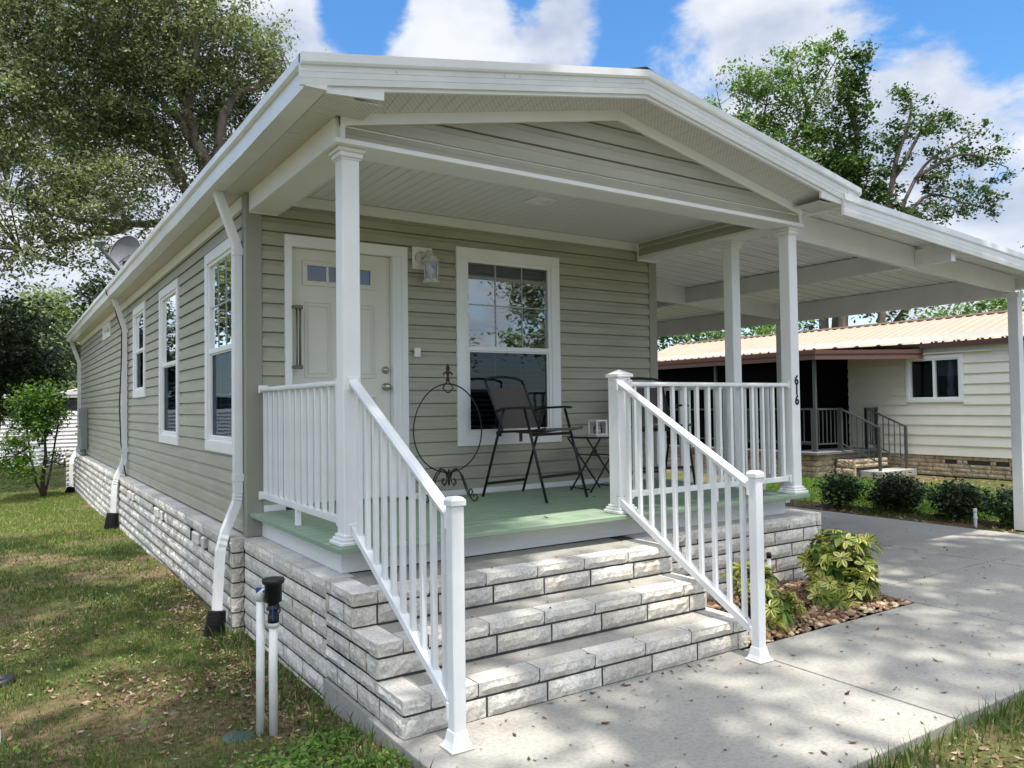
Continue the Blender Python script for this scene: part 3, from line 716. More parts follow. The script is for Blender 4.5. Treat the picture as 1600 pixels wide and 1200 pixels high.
# soffits: vented panels with V grooves
mb = MB()
y = YF+.045
while y < YB+.2:
    mb.box(XE+.126, .004, y, y+.097, 3.3545, 3.372); mb.box(XR-.004, XE2-.126, y, y+.097, 3.3545, 3.372); y += .10
mb.box(XE+.126, .0, YF+.045, YB+.2, 3.373, 3.38); mb.box(XR, XE2-.126, YF+.045, YB+.2, 3.373, 3.38)
mb.build('eave_soffit', M['soffit_y'], roof, bevel=.002)
mb = MB()
x = .005
while x < XR-.02:
    a, b = x, x+.097
    for (p, q) in (((a, min(b, RIDGE)), (max(a, RIDGE), b)) if a < RIDGE < b else ((a, b),)):
        mb.loft([[(t, YF+.046, zrake(t)-.004), (t, -.013, fh(t)-.014), (t, -.013, fh(t)+.002), (t, YF+.046, zrake(t)+.012)] for t in (p, q)])
    x += .10
for p, q in ((.0, RIDGE), (RIDGE, XR)):
    mb.loft([[(t, YF+.046, zrake(t)+.013), (t, -.011, fh(t)+.003), (t, -.011, fh(t)+.01), (t, YF+.046, zrake(t)+.02)] for t in (p, q)])
mb.box(0, .17, YF+.05, -.013, 3.356, 3.362); mb.box(XR-.17, XR, YF+.05, -.013, 3.356, 3.362)
mb.build('rake_soffit', M['soffit_x'], roof)

# --- windows
def make_window(name, plane, u0, u1, z0, z1, zm, cas=0.105, grid=None, label=None, sash=.04, inv=False, blinds=True):
    """double hung window; plane(u,d,z), d outwards from the wall sheathing"""
    mb = MB(); mb.frame(u0, u1, z0, z1, cas, 0.0, 0.034, plane)
    w = mb.build(name, M['white'], HOUSE, bevel=.004)
    if label: w['label'] = label
    a, b, c, d = u0+cas, u1-cas, z0+cas, z1-cas
    mb = MB(); mb.frame(a-.004, b+.004, c-.004, d+.004, .036, -.06, .018, plane)
    if zm: mb.wbox(a+.03, b-.03, -.02, .016, zm-.022, zm+.022, plane)
    mb.build('frame', M['white'], w, bevel=.003)
    gi = .032
    def pane(nm, p, q, r, s, dd, m):
        mb = MB(); mb.add([plane(p, dd, r), plane(q, dd, r), plane(q, dd, s), plane(p, dd, s)], [(0, 1, 2, 3)]); return mb.build(nm, m, w)
    if zm:
        mb = MB(); mb.frame(a+gi, b-gi, c+gi, zm-.02, .016, -.02, .004, plane); mb.build('sash', M['white'], w, bevel=.002)
        up = pane('pane', a+gi, b-gi, zm+.02, d-gi, -.004, M['glass'])
        lo = pane('pane', a+gi+.012, b-gi-.012, c+gi+.012, zm-.02, -.010, M['glass_low'])
    else:
        up = pane('pane', a+gi, b-gi, c+gi, d-gi, -.004, M['glass'])
    if grid:
        cols, rows = grid; mb = MB()
        za, zb = (zm+.02, d-gi) if zm else (c+gi, d-gi)
        for i in range(1, cols):
            u = a+gi+(b-a-2*gi)*i/cols; mb.wbox(u-.006, u+.006, -.003, .001, za, zb, plane)
        for j in range(1, rows):
            z = za+(zb-za)*j/rows; mb.wbox(a+gi, b-gi, -.0028, .0008, z-.006, z+.006, plane)
        mb.build('grille', M['grille'], w)
        mb = MB()
        for i in range(1, cols):
            u = a+gi+(b-a-2*gi)*i/cols; mb.wbox(u-.008, u+.008, -.022, -.016, c+gi, zm-.02, plane)
        mb.wbox(a+gi, b-gi, -.0225, -.0165, (c+zm)/2-.008, (c+zm)/2+.008, plane)
        mb.build('lower_grille', M['blind'], w)
    if blinds:
        mb = MB(); z = c+.03
        while z < d-.04:
            p0 = plane(a+.045, -.055, z); q0 = plane(b-.045, -.150, z+.016)
            A = plane(a+.045, -.060, z-.006); B = plane(b-.045, -.060, z-.006); C_ = plane(b-.045, -.108, z+.010); D_ = plane(a+.045, -.108, z+.010)
            mb.add([A, B, C_, D_], [(0, 1, 2, 3)]); z += .05
        mb.build('blind', M['blind'], w)
    return w
fw = make_window('window', front_plane(YW), *FW, 2.155, grid=(3, 2), label='white framed front window with grid panes and blinds beside the door')
for i, (a, b, c, d, zm) in enumerate(LW):
    make_window('window', left_plane(0.0), a, b, c, d, zm, cas=.10, grid=(3, 2) if i == 0 else None)
make_window('window', left_plane(0.0), *SMALLW, None, cas=.06, blinds=False)

# --- front door
pl = front_plane(YW)
def flip(f): return f
mb = MB()
mb.frame(DOOR[0], DOOR[1], D+.03, DOOR[3], .058, .0, .034, pl, wb=.0001, wt=.09)
mb.frame(DOOR[0]+.058, DOOR[1]-.145+.0, D+.03, DOOR[3]-.09, .003, -.08, .026, pl, wb=.0001)
mb.wbox(1.263, DOOR[1]-.058, -.07, .024, D+.03, DOOR[3]-.09, pl)
mb.wbox(1.285, 1.297, .024, .030, D+.03, DOOR[3]-.09, pl)
doorframe = mb.build('door', M['white'], HOUSE, bevel=.004)
doorframe['label'] = 'cream front door with three small panes in a white frame'
x0, x1, zb, zt = .350, 1.258, .806, 2.955
mb = MB(); DD = -.030
mb.wbox(x0, x1, DD-.045, DD-.0, zb, zt, pl)
mb.frame(.452, 1.106, 2.645, 2.856, .030, DD, DD+.016, pl)
mb.frame(.480, 1.078, 2.672, 2.829, .013, DD, DD+.022, pl)
for c in (.672, .868): mb.wbox(c-.011, c+.011, DD, DD+.014, 2.685, 2.816, pl)
for (a, b) in ((.470, .705), (.872, 1.105)):
    for (p, q) in ((1.86, 2.51), (1.0, 1.70)):
        mb.frame(a, b, p, q, .011, DD, DD+.008, pl); mb.frame(a+.028, b-.028, p+.035, q-.035, .008, DD, DD+.006, pl)
slab = mb.build('slab', M['cream'], doorframe, bevel=.003)
for a, b in ((.493, .661), (.683, .857), (.879, 1.065)):
    mb = MB(); mb.wbox(a, b, DD+.0, DD+.004, 2.685, 2.816, pl, 0)
    mb.build('pane', M['dark_pane'] if 'dark_pane' in M else M['screenblack'], doorframe)
    mb = MB(); mb.add([pl(a, DD+.006, 2.685), pl(b, DD+.006, 2.685), pl(b, DD+.006, 2.816), pl(a, DD+.006, 2.816)], [(0, 1, 2, 3)]); mb.build('glazing', M['glass_door'], doorframe)
mb = MB(); mb.wbox(x1, x1+.005, -.06, -.031, zb, zt, pl); mb.wbox(x0, x1, -.06, -.031, zt, zt+.005, pl); mb.build('dark_gap_strip', M['black'], doorframe)  # black strips stand in for the dark gap between slab and frame
mb = MB(); mb.wbox(DOOR[0]+.05, DOOR[1]-.05, -.07, .05, D+.001, D+.028, pl); mb.build('threshold', M['nickel'], doorframe, bevel=.003)
yk = YW+.030
mb = MB(); mb.lathe([(.001, 0), (.033, 0), (.033, .008), (.024, .014), (.022, .03), (.006, .033), (.001, .033)], (1.206, yk, 1.935), 20, axis='-y'); mb.box(1.203, 1.209, yk-.044, yk-.03, 1.92, 1.95)
mb.build('deadbolt', M['nickel'], doorframe)
mb = MB(); mb.lathe([(.001, 0), (.034, 0), (.034, .006), (.014, .012), (.012, .035), (.022, .040), (.031, .052), (.031, .066), (.024, .076), (.001, .079)], (1.206, yk, 1.785), 20, axis='-y')
mb.build('knob', M['nickel'], doorframe)
# grab bar on the hinge side
mb = MB(); gx, gyy = .392, YW-.055
mb.tube([(gx-.014, gyy, 1.945), (gx-.014, gyy, 2.445)], .008, 8); mb.tube([(gx+.014, gyy, 1.945), (gx+.014, gyy, 2.445)], .011, 8)
for z in (1.945, 2.445):
    mb.box(gx-.028, gx+.034, gyy-.018, gyy+.018, z-.016, z+.016); mb.box(gx-.05, gx-.02, gyy-.012, YW-.034, z-.013, z+.013)
mb.build('grab_bar', M['pewter'], HOUSE, bevel=.004)

# --- porch posts
def make_post(x0, y0, w, ztop, name='porch_post', base=True):
    mb = MB(); mb.box(x0, x0+w, y0, y0+w, D, ztop)
    p = mb.build(name, M['white'], HOUSE, bevel=.006)
    cx, cy = x0+w/2, y0+w/2
    mb = MB()
    for (e, a, b) in ((.008, ztop-.072, ztop-.058), (.018, ztop-.058, ztop-.026), (.030, ztop-.026, ztop)):
        h = w/2+e
        mb.box(cx-h, cx+h, cy-h, cy+h, a, b)
    mb.build('cap', M['white'], p, bevel=.005)
    if base:
        mb = MB()
        for (e, a, b) in ((.040, 0, .026), (.026, .026, .046), (.014, .046, .066)):
            h = w/2+e; mb.box(cx-h, cx+h, max(cy-h, .004), cy+h, D+a, D+b)
        mb.build('base', M['white'], p, bevel=.006)
    return p
make_post(.066, .072, .115, 3.2)
pr = make_post(4.338, .072, .115, 3.2)
make_post(4.338, .735, .115, 3.2)
# house number 616 on the right post
for i, ch in enumerate('616'):
    cu = bpy.data.curves.new('digit', 'FONT'); cu.body = ch; cu.size = .118; cu.extrude = .001; cu.offset = .0050; cu.resolution_u = 6; cu.align_x = 'CENTER'
    to = bpy.data.objects.new('digit_tmp', cu); COL.objects.link(to)
    bpy.context.view_layer.update()
    me = bpy.data.meshes.new_from_object(to.evaluated_get(bpy.context.evaluated_depsgraph_get())); bpy.data.objects.remove(to)
    me.materials.clear(); me.materials.append(M['number'])
    o = bpy.data.objects.new('house_number', me); COL.objects.link(o); o.parent = pr
    o.location = (4.403, .0695, 1.762-i*.091); o.rotation_euler = (R(90), 0, 0); o.scale = (.95, 1, 1)

# --- railings
def baluster(parent, src, loc):
    if src is None:
        mb = MB(); mb.box(-.014, .014, -.014, .014, 0, 1)
        o = mb.build('baluster', M['white_gloss'], None); o.parent = parent
    else:
        o = src.copy(); COL.objects.link(o); o.parent = parent
    o.location = Vector(loc)-ORG[parent.name]; return o
def level_rail(a, b, zt, zb, n, parent, label=None, brk=None):
    a = Vector(a); b = Vector(b); d = (b-a).normalized(); Lh = (b-a).length
    top = MB()
    sd = Vector((d.y, -d.x, 0))
    sec = [(-.030, -.030), (.030, -.030), (.034, -.012), (.022, .004), (-.022, .004), (-.034, -.012)]
    top.loft([[p+sd*s_+Vector((0, 0, zt+h)) for s_, h in sec] for p in (a, b)])
    rl = top.build('railing', M['white_gloss'], parent, bevel=.003)
    if label: rl['label'] = label
    mb = MB(); mb.bar(a+Vector((0, 0, zb+.02)), b+Vector((0, 0, zb+.02)), .036, .045)
    mb.build('bottom_rail', M['white_gloss'], rl, bevel=.003)
    for p, s_ in ((a, 1), (b, -1)):
        for z in (zt-.012, zb+.02):
            mb = MB(); q = p+d*(s_*.012)+Vector((0, 0, z)); mb.bar(q-d*.012, q+d*.012, .078, .066)
            mb.build('rail_bracket', M['white_gloss'], rl, bevel=.006)
    mid = (a+b)/2; mb = MB(); mb.box(mid.x-.018, mid.x+.018, mid.y-.018, mid.y+.018, D, zb); mb.build('support_block', M['white_gloss'], rl, bevel=.003)
    src = None
    for i in range(n):
        p = a+d*(Lh*(i+.5)/n if n > 1 else Lh/2)
        o = baluster(rl, src, (p.x, p.y, zb+.04)); o.scale = (1, 1, zt-.03-zb-.04)
        src = src or o
    return rl
ZT, ZB = 1.772, .885
level_rail((.105, .19, 0), (.105, YW-.03, 0), ZT, ZB, 13, HOUSE, 'white level railing on the door side of the porch')
level_rail((2.40, .128, 0), (4.336, .128, 0), ZT, ZB, 14, HOUSE, 'white level railing along the porch front right of the stairs')
level_rail((4.395, .192, 0), (4.395, .733, 0), ZT, ZB, 4, HOUSE)
level_rail((4.395, .852, 0), (4.395, YW-.03, 0), ZT, ZB, 9, HOUSE)
# stair-head newel
mb = MB(); nx0, ny0, nw = 2.262, .072, .125
mb.box(nx0, nx0+nw, ny0, ny0+nw, D, 1.815)
nw_ = mb.build('stair_head_post', M['white'], HOUSE, bevel=.006)
mb = MB(); cx, cy = nx0+nw/2, ny0+nw/2
h = .078; mb.box(cx-h, cx+h, cy-h, cy+h, 1.812, 1.834)
mb.add([(cx-h, cy-h, 1.834), (cx+h, cy-h, 1.834), (cx+h, cy+h, 1.834), (cx-h, cy+h, 1.834), (cx, cy, 1.872)], [(0, 1, 4), (1, 2, 4), (2, 3, 4), (3, 0, 4)])
mb.build('cap', M['white'], nw_, bevel=.003)
mb = MB()
for (e, a, b) in ((.036, 0, .026), (.024, .026, .046), (.012, .046, .064)): mb.box(cx-nw/2-e, cx+nw/2+e, max(.004, cy-nw/2-e), cy+nw/2+e, D+a, D+b)
mb.build('base', M['white'], nw_, bevel=.006)
mb = MB()
for z in (1.79, 1.73, .90, .84):
    for yy in (.10, .155): mb.lathe([(.001, -.004), (.006, -.003), (.006, .0)], (nx0, yy, z), 8, axis='-x')
    for xx in (nx0+.04, nx0+.09): mb.lathe([(.001, .004), (.006, .003), (.006, .0)], (xx, ny0, z), 8, axis='-y')
mb.build('screw', M['nickel'], nw_)

# --- stair handrails: each its own thing
def stair_rail(x, label, ytop=.072, first=None):
    t = thing('stair_railing', label, 'stair railing', (x, -1.184, 0), group='white stair railings')
    w = .066
    mb = MB(); mb.box(x-w/2, x+w/2, -1.184-w/2, -1.184+w/2, 0.0, 1.135)
    mb.build('newel_post', M['white_gloss'], t, bevel=.005)
    mb = MB(); h = .041; zc = 1.135
    mb.box(x-h, x+h, -1.184-h, -1.184+h, zc, zc+.026)
    k = .028
    mb.add([(x-h, -1.184-h, zc+.026), (x+h, -1.184-h, zc+.026), (x+h, -1.184+h, zc+.026), (x-h, -1.184+h, zc+.026), (x-k, -1.184-k, zc+.042), (x+k, -1.184-k, zc+.042), (x+k, -1.184+k, zc+.042), (x-k, -1.184+k, zc+.042)], [(0, 1, 5, 4), (1, 2, 6, 5), (2, 3, 7, 6), (3, 0, 4, 7), (4, 5, 6, 7)])
    mb.build('cap', M['white_gloss'], t, bevel=.003)
    mb = MB(); b = .062
    mb.box(x-b, x+b, -1.184-b, -1.184+b, .002, .014)
    g = w/2+.003
    mb.loft([[(x-g-.019, -1.184-g-.019, .014), (x+g+.019, -1.184-g-.019, .014), (x+g+.019, -1.184+g+.019, .014), (x-g-.019, -1.184+g+.019, .014)],
             [(x-g-.008, -1.184-g-.008, .040), (x+g+.008, -1.184-g-.008, .040), (x+g+.008, -1.184+g+.008, .040), (x-g-.008, -1.184+g+.008, .040)],
             [(x-g, -1.184-g, .088), (x+g, -1.184-g, .088), (x+g, -1.184+g, .088), (x-g, -1.184+g, .088)]])
    mb.build('base_plate', M['white_gloss'], t, bevel=.003)
    ya, yb = -1.184+w/2, ytop
    A = Vector((x, yb, 1.782)); B = Vector((x, ya, 1.098))
    d = (B-A).normalized(); up = Vector((1, 0, 0)).cross(d); up = up if up.z > 0 else -up
    sec = [(-.028, -.034), (.028, -.034), (.033, -.012), (.021, .003), (-.021, .003), (-.033, -.012)]
    mb = MB(); mb.loft([[P+Vector((s_, 0, 0))+up*h for s_, h in sec] for P in (A, B)])
    mb.tube([A+d*.0+Vector((0, 0, -.016))+Vector((0, .0, 0)), A+d*.001+Vector((0, 0, -.016))], .001, 4)
    mb.build('top_rail', M['white_gloss'], t, bevel=.004)
    A2 = Vector((x, yb, .858)); B2 = Vector((x, ya, .170))
    mb = MB(); mb.bar(A2, B2, .036, .046, up=up); mb.bar(A2+up*.027, B2+up*.027, .052, .010, up=up)
    mb.build('bottom_rail', M['white_gloss'], t, bevel=.003)
    n = 10
    for i in range(n):
        f = (i+.75)/(n+.35); y = yb+(ya-yb)*f
        zb_ = A2.z+(B2.z-A2.z)*f+.03; zt_ = A.z+(B.z-A.z)*f-.038
        mb = MB(); mb.box(x-.0135, x+.0135, y-.0135, y+.0135, zb_-.02, zt_+.01); mb.build('baluster', M['white_gloss'], t)
    for P, q in ((A, -.03), (A2, 0), (B, -.03), (B2, 0)):
        mb = MB(); yy = P.y; mb.box(x-.038, x+.038, yy-.010, yy+.010, P.z+q-.045, P.z+q+.040)
        mb.build('rail_bracket', M['white_gloss'], t, bevel=.004)
    return t
stair_rail(.131, 'white stair handrail on the lawn side of the steps, ending beside the grass')
stair_rail(2.277, 'white stair handrail on the planting bed side of the steps')

# --- steps
ST = thing('entry_steps', 'three wide grey stone entry steps leading up to the green porch deck', 'steps', (1.2, -.4, 0))
SX0, SX1 = -.047, 2.443
for (xr, yf, z0, z1) in ((SX1, -.971, 0.004, .182), (2.40, -.657, .2, .377), (2.402, -.332, .392, .571)):
    mb = MB()
    zc = z1-.066
    ph = {0.004: .3, .2: .62, .392: .15}[z0]
    # front face: coping course over a taller block course
    fp = front_plane(yf)
    stone_rows(mb, fp, SX0+.16, xr-.0, [(zc, z1)], .385, phase=ph, depth=.15)
    stone_block(mb, fp, SX0+.003, SX0+.153, zc, z1, .10)
    stone_rows(mb, fp, SX0+.003, xr, [(z0, zc-.013)], .385, phase=ph+.45, depth=.1)
    lp = left_plane(SX0)
    yend = .10
    u = yf+.002
    seg = .345
    stone_block(mb, lp, yf+.003, min(yf+seg, yend), zc, z1, .12)
    if yf+seg+.009 < yend-.05: stone_rows(mb, lp, yf+seg+.009, yend, [(zc, z1)], .40, depth=.12)
    stone_rows(mb, lp, yf+.003, yend, [(z0, zc-.013)], .30 if yf < -.9 else .24, phase=.0 if yf < -.9 else .35, depth=.1)
    rp = right_plane(xr)
    stone_rows(mb, rp, yf+.003, PF, [(zc, z1)], .36, depth=.12); stone_rows(mb, rp, yf+.003, PF, [(z0, zc-.013)], .36, phase=.5, depth=.1)
    mb.box(SX0+.011, xr-.011, yf+.011, .12, -.1, z1-.012, 1)
    # coping tops
    mb.box(SX0+.004, SX0+.150, yf+.006, yf+seg-.004, zc+.01, z1+.0035, 2)
    if yf+seg < 0.1: mb.box(SX0+.004, SX0+.150, yf+seg+.004, .10, zc+.01, z1+.0035, 2)
    xx = SX0+.16-((ph) % 1)*.385
    while xx < xr:
        a = max(xx, SX0+.158); b = min(xx+.385-.007, xr-.003)
        if b-a > .03: mb.box(a, b, yf+.006, yf+.145, zc+.01, z1+.003, 2)
        xx += .385
    mb.box(xr-.15, xr-.004, yf+.15, PF-.002, zc+.01, z1+.0032, 2)
    b_ = mb.build('stone_course', [M['stone'], M['mortar'], M['stonetop']], ST)
    mb = MB(); mb.box(SX0+.156, xr-.156, yf+.15, .20, z1-.03, z1+.001)
    mb.build('tread', M['concrete'], ST)

# --- downspouts
def downspout(name, path, w, t, label=None, boot=None):
    mb = MB(); rings = []
    pts = []; scl = []
    for i, p in enumerate(path):
        pts.append(Vector(p)); scl.append(1.0)
        if i in (3, 5) and len(path) > 6:
            q = Vector(path[i+1])
            for k in range(1, 6): pts.append(Vector(p).lerp(q, k/6)); scl.append(.93 if k % 2 else 1.03)
    # corrugated rectangular section: u along the wall (y), v away from it (x)
    sec = []
    for (u, v) in ((-1, -1), (-1, 1), (-.62, 1), (-.56, .80), (-.36, .80), (-.30, 1), (-.1, 1), (-.04, .80), (.16, .80), (.22, 1), (.42, 1), (.48, .8), (.66, .8), (.72, 1), (1, 1), (1, -1)): sec.append((u*w/2, v*t/2))
    for i, p in enumerate(pts):
        d = (pts[min(i+1, len(pts)-1)]-pts[max(i-1, 0)]).normalized()
        ax = Vector((0, 1, 0)); nx_ = ax.cross(d).normalized()
        if nx_.x > 0: nx_ = -nx_
        ay = d.cross(nx_).normalized(); ay = ay if ay.y > 0 else -ay
        rings.append([p+ay*u*scl[i]+nx_*v*scl[i] for u, v in sec])
    mb.loft(rings)
    o = mb.build('downspout', M['white_gloss'], HOUSE)
    if label: o['label'] = label
    for z, xk in ((pts[2].z-.05, pts[2].x), (pts[3].z+.12, pts[3].x)):
        mb = MB(); mb.box(xk-t/2-.004, xk+t/2+.02, pts[2].y-w/2-.004, pts[2].y+w/2+.004, z-.03, z+.03)
        mb.build('strap', M['white_gloss'], o, bevel=.002)
    if boot:
        a, b = Vector(boot[0]), Vector(boot[1]); pr_ = []; k = 22
        pp = []; rr = []
        for i in range(k*2+1):
            f = i/(k*2); pp.append(a.lerp(b, f)); rr.append(boot[2]*(1+.25*f)*(1.05 if i % 2 else .94))
        mb = MB(); mb.tube(pp, rr, 18, sm=False); mb.build('drain_boot', M['blackplastic'], o)
    return o
downspout('downspout', [(-.215, 2.075, 3.368), (-.21, 2.075, 3.345), (-.066, 2.075, 2.935), (-.066, 2.075, .93), (-.075, 2.075, .85), (-.165, 2.075, .62), (-.205, 2.06, .48), (-.245, 2.02, -.05)], .080, .062,
          'white corrugated downspout at the porch corner in a black drain boot', ((-.24, 2.02, .02), (-.27, 1.99, -.19), .068))
downspout('downspout', [(-.215, 9.06, 3.368), (-.21, 9.06, 3.345), (-.066, 9.06, 2.90), (-.066, 9.06, .87), (-.075, 9.06, .80), (-.18, 9.06, .54), (-.205, 9.06, .44), (-.225, 9.04, -.02)], .11, .066, None, ((-.225, 9.04, .02), (-.26, 9.0, -.26), .085))
downspout('downspout', [(-.215, 17.95, 3.368), (-.21, 17.95, 3.345), (-.05, 17.75, 2.80), (-.05, 17.72, .78), (-.07, 17.7, .68), (-.22, 17.4, .45), (-.25, 17.3, .33), (-.26, 17.25, -.30)], .11, .08, None, ((-.26, 17.25, -.26), (-.31, 17.15, -.48), .09))
mb = MB(); mb.tube([(-.325, 9.12, 3.50), (-.30, 9.11, 3.40), (-.22, 9.10, 3.34), (-.18, 9.05, 3.1), (-.105, 9.02, 2.85), (-.11, 9.05, 2.3), (-.13, 9.10, 1.7), (-.11, 9.08, 1.1), (-.07, 9.0, .7), (-.05, 8.97, .58)], .009, 6)
mb.build('cable', M['black'], HOUSE)
mb = MB(); mb.box(-.165, -.02, 15.75, 16.25, .72, 1.66)
eb = mb.build('electric_panel', M['metalgrey'], HOUSE, bevel=.01)
mb = MB(); mb.tube([(-.09, 15.85, .72), (-.09, 15.85, .55)], .04, 10); mb.tube([(-.09, 16.1, .72), (-.09, 16.1, .55)], .03, 10); mb.build('conduit', M['metalgrey'], eb)

# --- wall lantern (hangs on the mounting block)
WLT = thing('wall_lantern', 'white coach lantern mounted on the siding between door and front window', 'wall lamp', (1.56, YW, 2.86))
mb = MB(); mb.box(1.457, 1.662, YW-.030, YW-.018, 2.862, 3.068); mb.box(1.480, 1.639, YW-.036, YW-.030, 2.885, 3.045); mb.build('mounting_block', M['white'], WLT, bevel=.004)
mb = MB(); cy = YW-.15; cxl = 1.585
mb.lathe([(.001, 0), (.062, 0), (.062, .008), (.05, .018), (.02, .024), (.001, .024)], (1.54, YW-.036, 2.965), 18, axis='-y')
mb.tube([(1.54, YW-.06, 2.96), (1.55, YW-.085, 2.985), (1.57, YW-.12, 3.02), (cxl, cy, 3.015), (cxl, cy, 2.985)], .010, 8)
mb.tube([(1.53, YW-.055, 2.94), (1.53, YW-.09, 2.93), (1.545, YW-.11, 2.96), (1.55, YW-.10, 2.985)], .006, 6)
mb.build('arm', M['lantern_white'], WLT)
mb = MB()
mb.lathe([(.006, .035), (.012, .02), (.022, .008), (.030, -.004), (.052, -.022), (.066, -.05), (.082, -.058), (.082, -.068), (.06, -.07)], (cxl, cy, 2.985), 6, sm=False)
for q in range(6):
    a = math.pi/6+q*math.pi/3+math.pi/6
    mb.tube([(cxl+.070*math.cos(a), cy+.070*math.sin(a), 2.915), (cxl+.062*math.cos(a), cy+.062*math.sin(a), 2.745)], .006, 5)
mb.lathe([(.06, .028), (.068, .020), (.072, .008), (.085, .0), (.085, -.012), (.001, -.012)], (cxl, cy, 2.735), 6, sm=False)
mb.build('cage', M['lantern_white'], WLT)
mb = MB(); mb.lathe([(.060, .17), (.054, .0)], (cxl, cy, 2.748), 6, sm=False); mb.f = mb.f[:-2]; mb.m = mb.m[:-2]; mb.smooth = mb.smooth[:-2]
mb.build('pane', M['clear'], WLT)
mb = MB(); mb.lathe([(.001, .12), (.018, .11), (.028, .085), (.026, .06), (.012, .03), (.012, 0), (.001, 0)], (cxl, cy, 2.75), 14); mb.build('bulb', M['bulb'], WLT)
# --- doorbell
mb = MB(); mb.box(1.468, 1.528, YW-.040, YW-.015, 2.058, 2.142); mb.box(1.478, 1.518, YW-.046, YW-.040, 2.075, 2.132)
tag(mb.build('doorbell', M['white'], None, bevel=.006, org=(1.5, YW, 2.1)), 'small white doorbell on the siding right of the door', 'doorbell')
# --- porch ceiling light
mb = MB(); mb.frame(2.13, 2.36, .93, 1.14, .045, 0, .014, lambda u, d, z: (u, z, 3.386-d)); mb.wbox(2.17, 2.32, 0, .004, .97, 1.10, lambda u, d, z: (u, z, 3.386-d), 0)
tag(mb.build('ceiling_light', M['white'], None, bevel=.004, org=(2.245, 1.03, 3.386)), 'square white recessed light in the porch ceiling', 'ceiling light')

# ------------------------------------------------------------------ satellite dish on the roof
sx, sy = .05, 10.0; szr = zs(sx+.25)
SD = thing('satellite_dish', 'grey satellite dish with long feed arm on the house roof', 'satellite dish', (sx+.25, sy+.1, szr))
dc = Vector((.06, 10.0, 4.23)); dn = Vector((-.62, -.62, .20)).normalized()
ax = dn.cross(Vector((0, 0, 1))).normalized(); ay = ax.cross(dn)
mb = MB(); rings = []
for k in range(7):
    r = k/6; rings.append([dc+ax*(.30*r*math.cos(a))+ay*(.335*r*math.sin(a))-dn*(.09*(1-r*r)) for a in [2*math.pi*q/28 for q in range(28)]])
rings[0] = [dc-dn*.09+(p-dc)*1e-3 for p in rings[1]]
mb.loft(rings, 0, True, False)
rim = [dc+ax*(.30*math.cos(2*math.pi*q/28))+ay*(.335*math.sin(2*math.pi*q/28)) for q in range(28)]
mb.tube(rim, .011, 6, closed=True)
mb.build('reflector', M['dish'], SD)
mb = MB(); a0 = dc-ay*.34-dn*.02; tip = dc+dn*.44-ay*.06-ax*.10+Vector((-.18, 0, -.02))
mb.bar(a0, tip, .035, .045); mb.build('feed_arm', M['dish'], SD, bevel=.004)
mb = MB(); mb.bar(tip-dn*-.02+ay*.03, tip+ay*.09-dn*.06, .07, .09); mb.lathe([(.001, .0), (.03, 0), (.03, .06), (.001, .06)], tip+ay*.05+ax*.06, 10); mb.lathe([(.001, .0), (.03, 0), (.03, .06), (.001, .06)], tip+ay*.05-ax*.06, 10)
mb.build('feed_horn', M['dish'], SD)
mb = MB(); bk = dc-ay*.16-dn*.12; foot = Vector((sx+.25, sy+.1, szr))
mb.tube([foot, foot+Vector((-.02, -.02, .18)), bk], .025, 10); mb.box(bk.x-.09, bk.x+.09, bk.y-.05, bk.y+.06, bk.z-.12, bk.z+.08); mb.box(foot.x-.12, foot.x+.12, foot.y-.08, foot.y+.08, foot.z-.02, foot.z+.02)
mb.build('mount', M['black'], SD, bevel=.006)
mb = MB(); mb.tube([dc-dn*.0+ay*.02-ax*.02-dn*.075, dc-ay*.06+ax*.06-dn*.05, dc-ay*.14+ax*.12-dn*.03], .008, 6); mb.build('cable', M['black'], SD)

# ------------------------------------------------------------------ carport
CP = thing('carport', 'white metal carport with ribbed ceiling over the driveway, attached to the house', 'carport', (6.6, 4, 0))
cz = lambda x: 3.385-.060*(x-4.58)          # ceiling underside
cf = lambda x: 3.262-.065*(x-4.58)          # fascia bottom
CX1 = 8.98; CYB = 10.2
mb = MB(); y = -.30; 
while y < CYB:
    # pan with two small ribs and a deep seam
    sec = [(y, .0), (y+.062, .0), (y+.070, -.011), (y+.078, 0), (y+.140, 0), (y+.148, -.011), (y+.156, 0), (y+.196, 0), (y+.199, .022), (y+.204, .022), (y+.207, 0)]
    A = [(4.45, yy, cz(4.45)+h) for yy, h in sec]; B = [(CX1, yy, cz(CX1)+h) for yy, h in sec]
    n = len(sec); mb.add(A+B, [(i, i+1, n+i+1, n+i) for i in range(n-1)]); y += .207
mb.build('roof_pan', M['pan'], CP)
mb = MB(); mb.loft([[(4.45, -.3, cz(4.45)+.06), (4.45, CYB, cz(4.45)+.06), (4.45, CYB, cz(4.45)+.075), (4.45, -.3, cz(4.45)+.075)], [(CX1, -.3, cz(CX1)+.06), (CX1, CYB, cz(CX1)+.06), (CX1, CYB, cz(CX1)+.075), (CX1, -.3, cz(CX1)+.075)]])
mb.build('roof_top', M['white_gloss'], CP)
PR2 = [(-.02, 0), (.0, 0), (.006, .032), (-.0015, .034), (-.0015, .037), (.003, .039), (.007, .068), (-.0015, .070), (-.0015, .073), (.003, .075), (.005, .118), (.014, .121), (.020, .132), (.020, .186), (-.02, .190)]
mb = MB(); mb.loft([[(x, -.33-d, cf(x)+h) for d, h in PR2] for x in (4.575, CX1+.08)])
mb.loft([[(4.62, -.31, cz(x_)+.0), (4.62, -.29, cz(x_)+.0), (4.62, -.29, cz(x_)+.05), (4.62, -.31, cz(x_)+.05)] if False else [(x_, -.312, cf(x_)+.10), (x_, -.29, cf(x_)+.10), (x_, -.29, cf(x_)+.14), (x_, -.312, cf(x_)+.14)] for x_ in (4.62, CX1)])
mb.build('fascia', M['white_gloss'], CP)
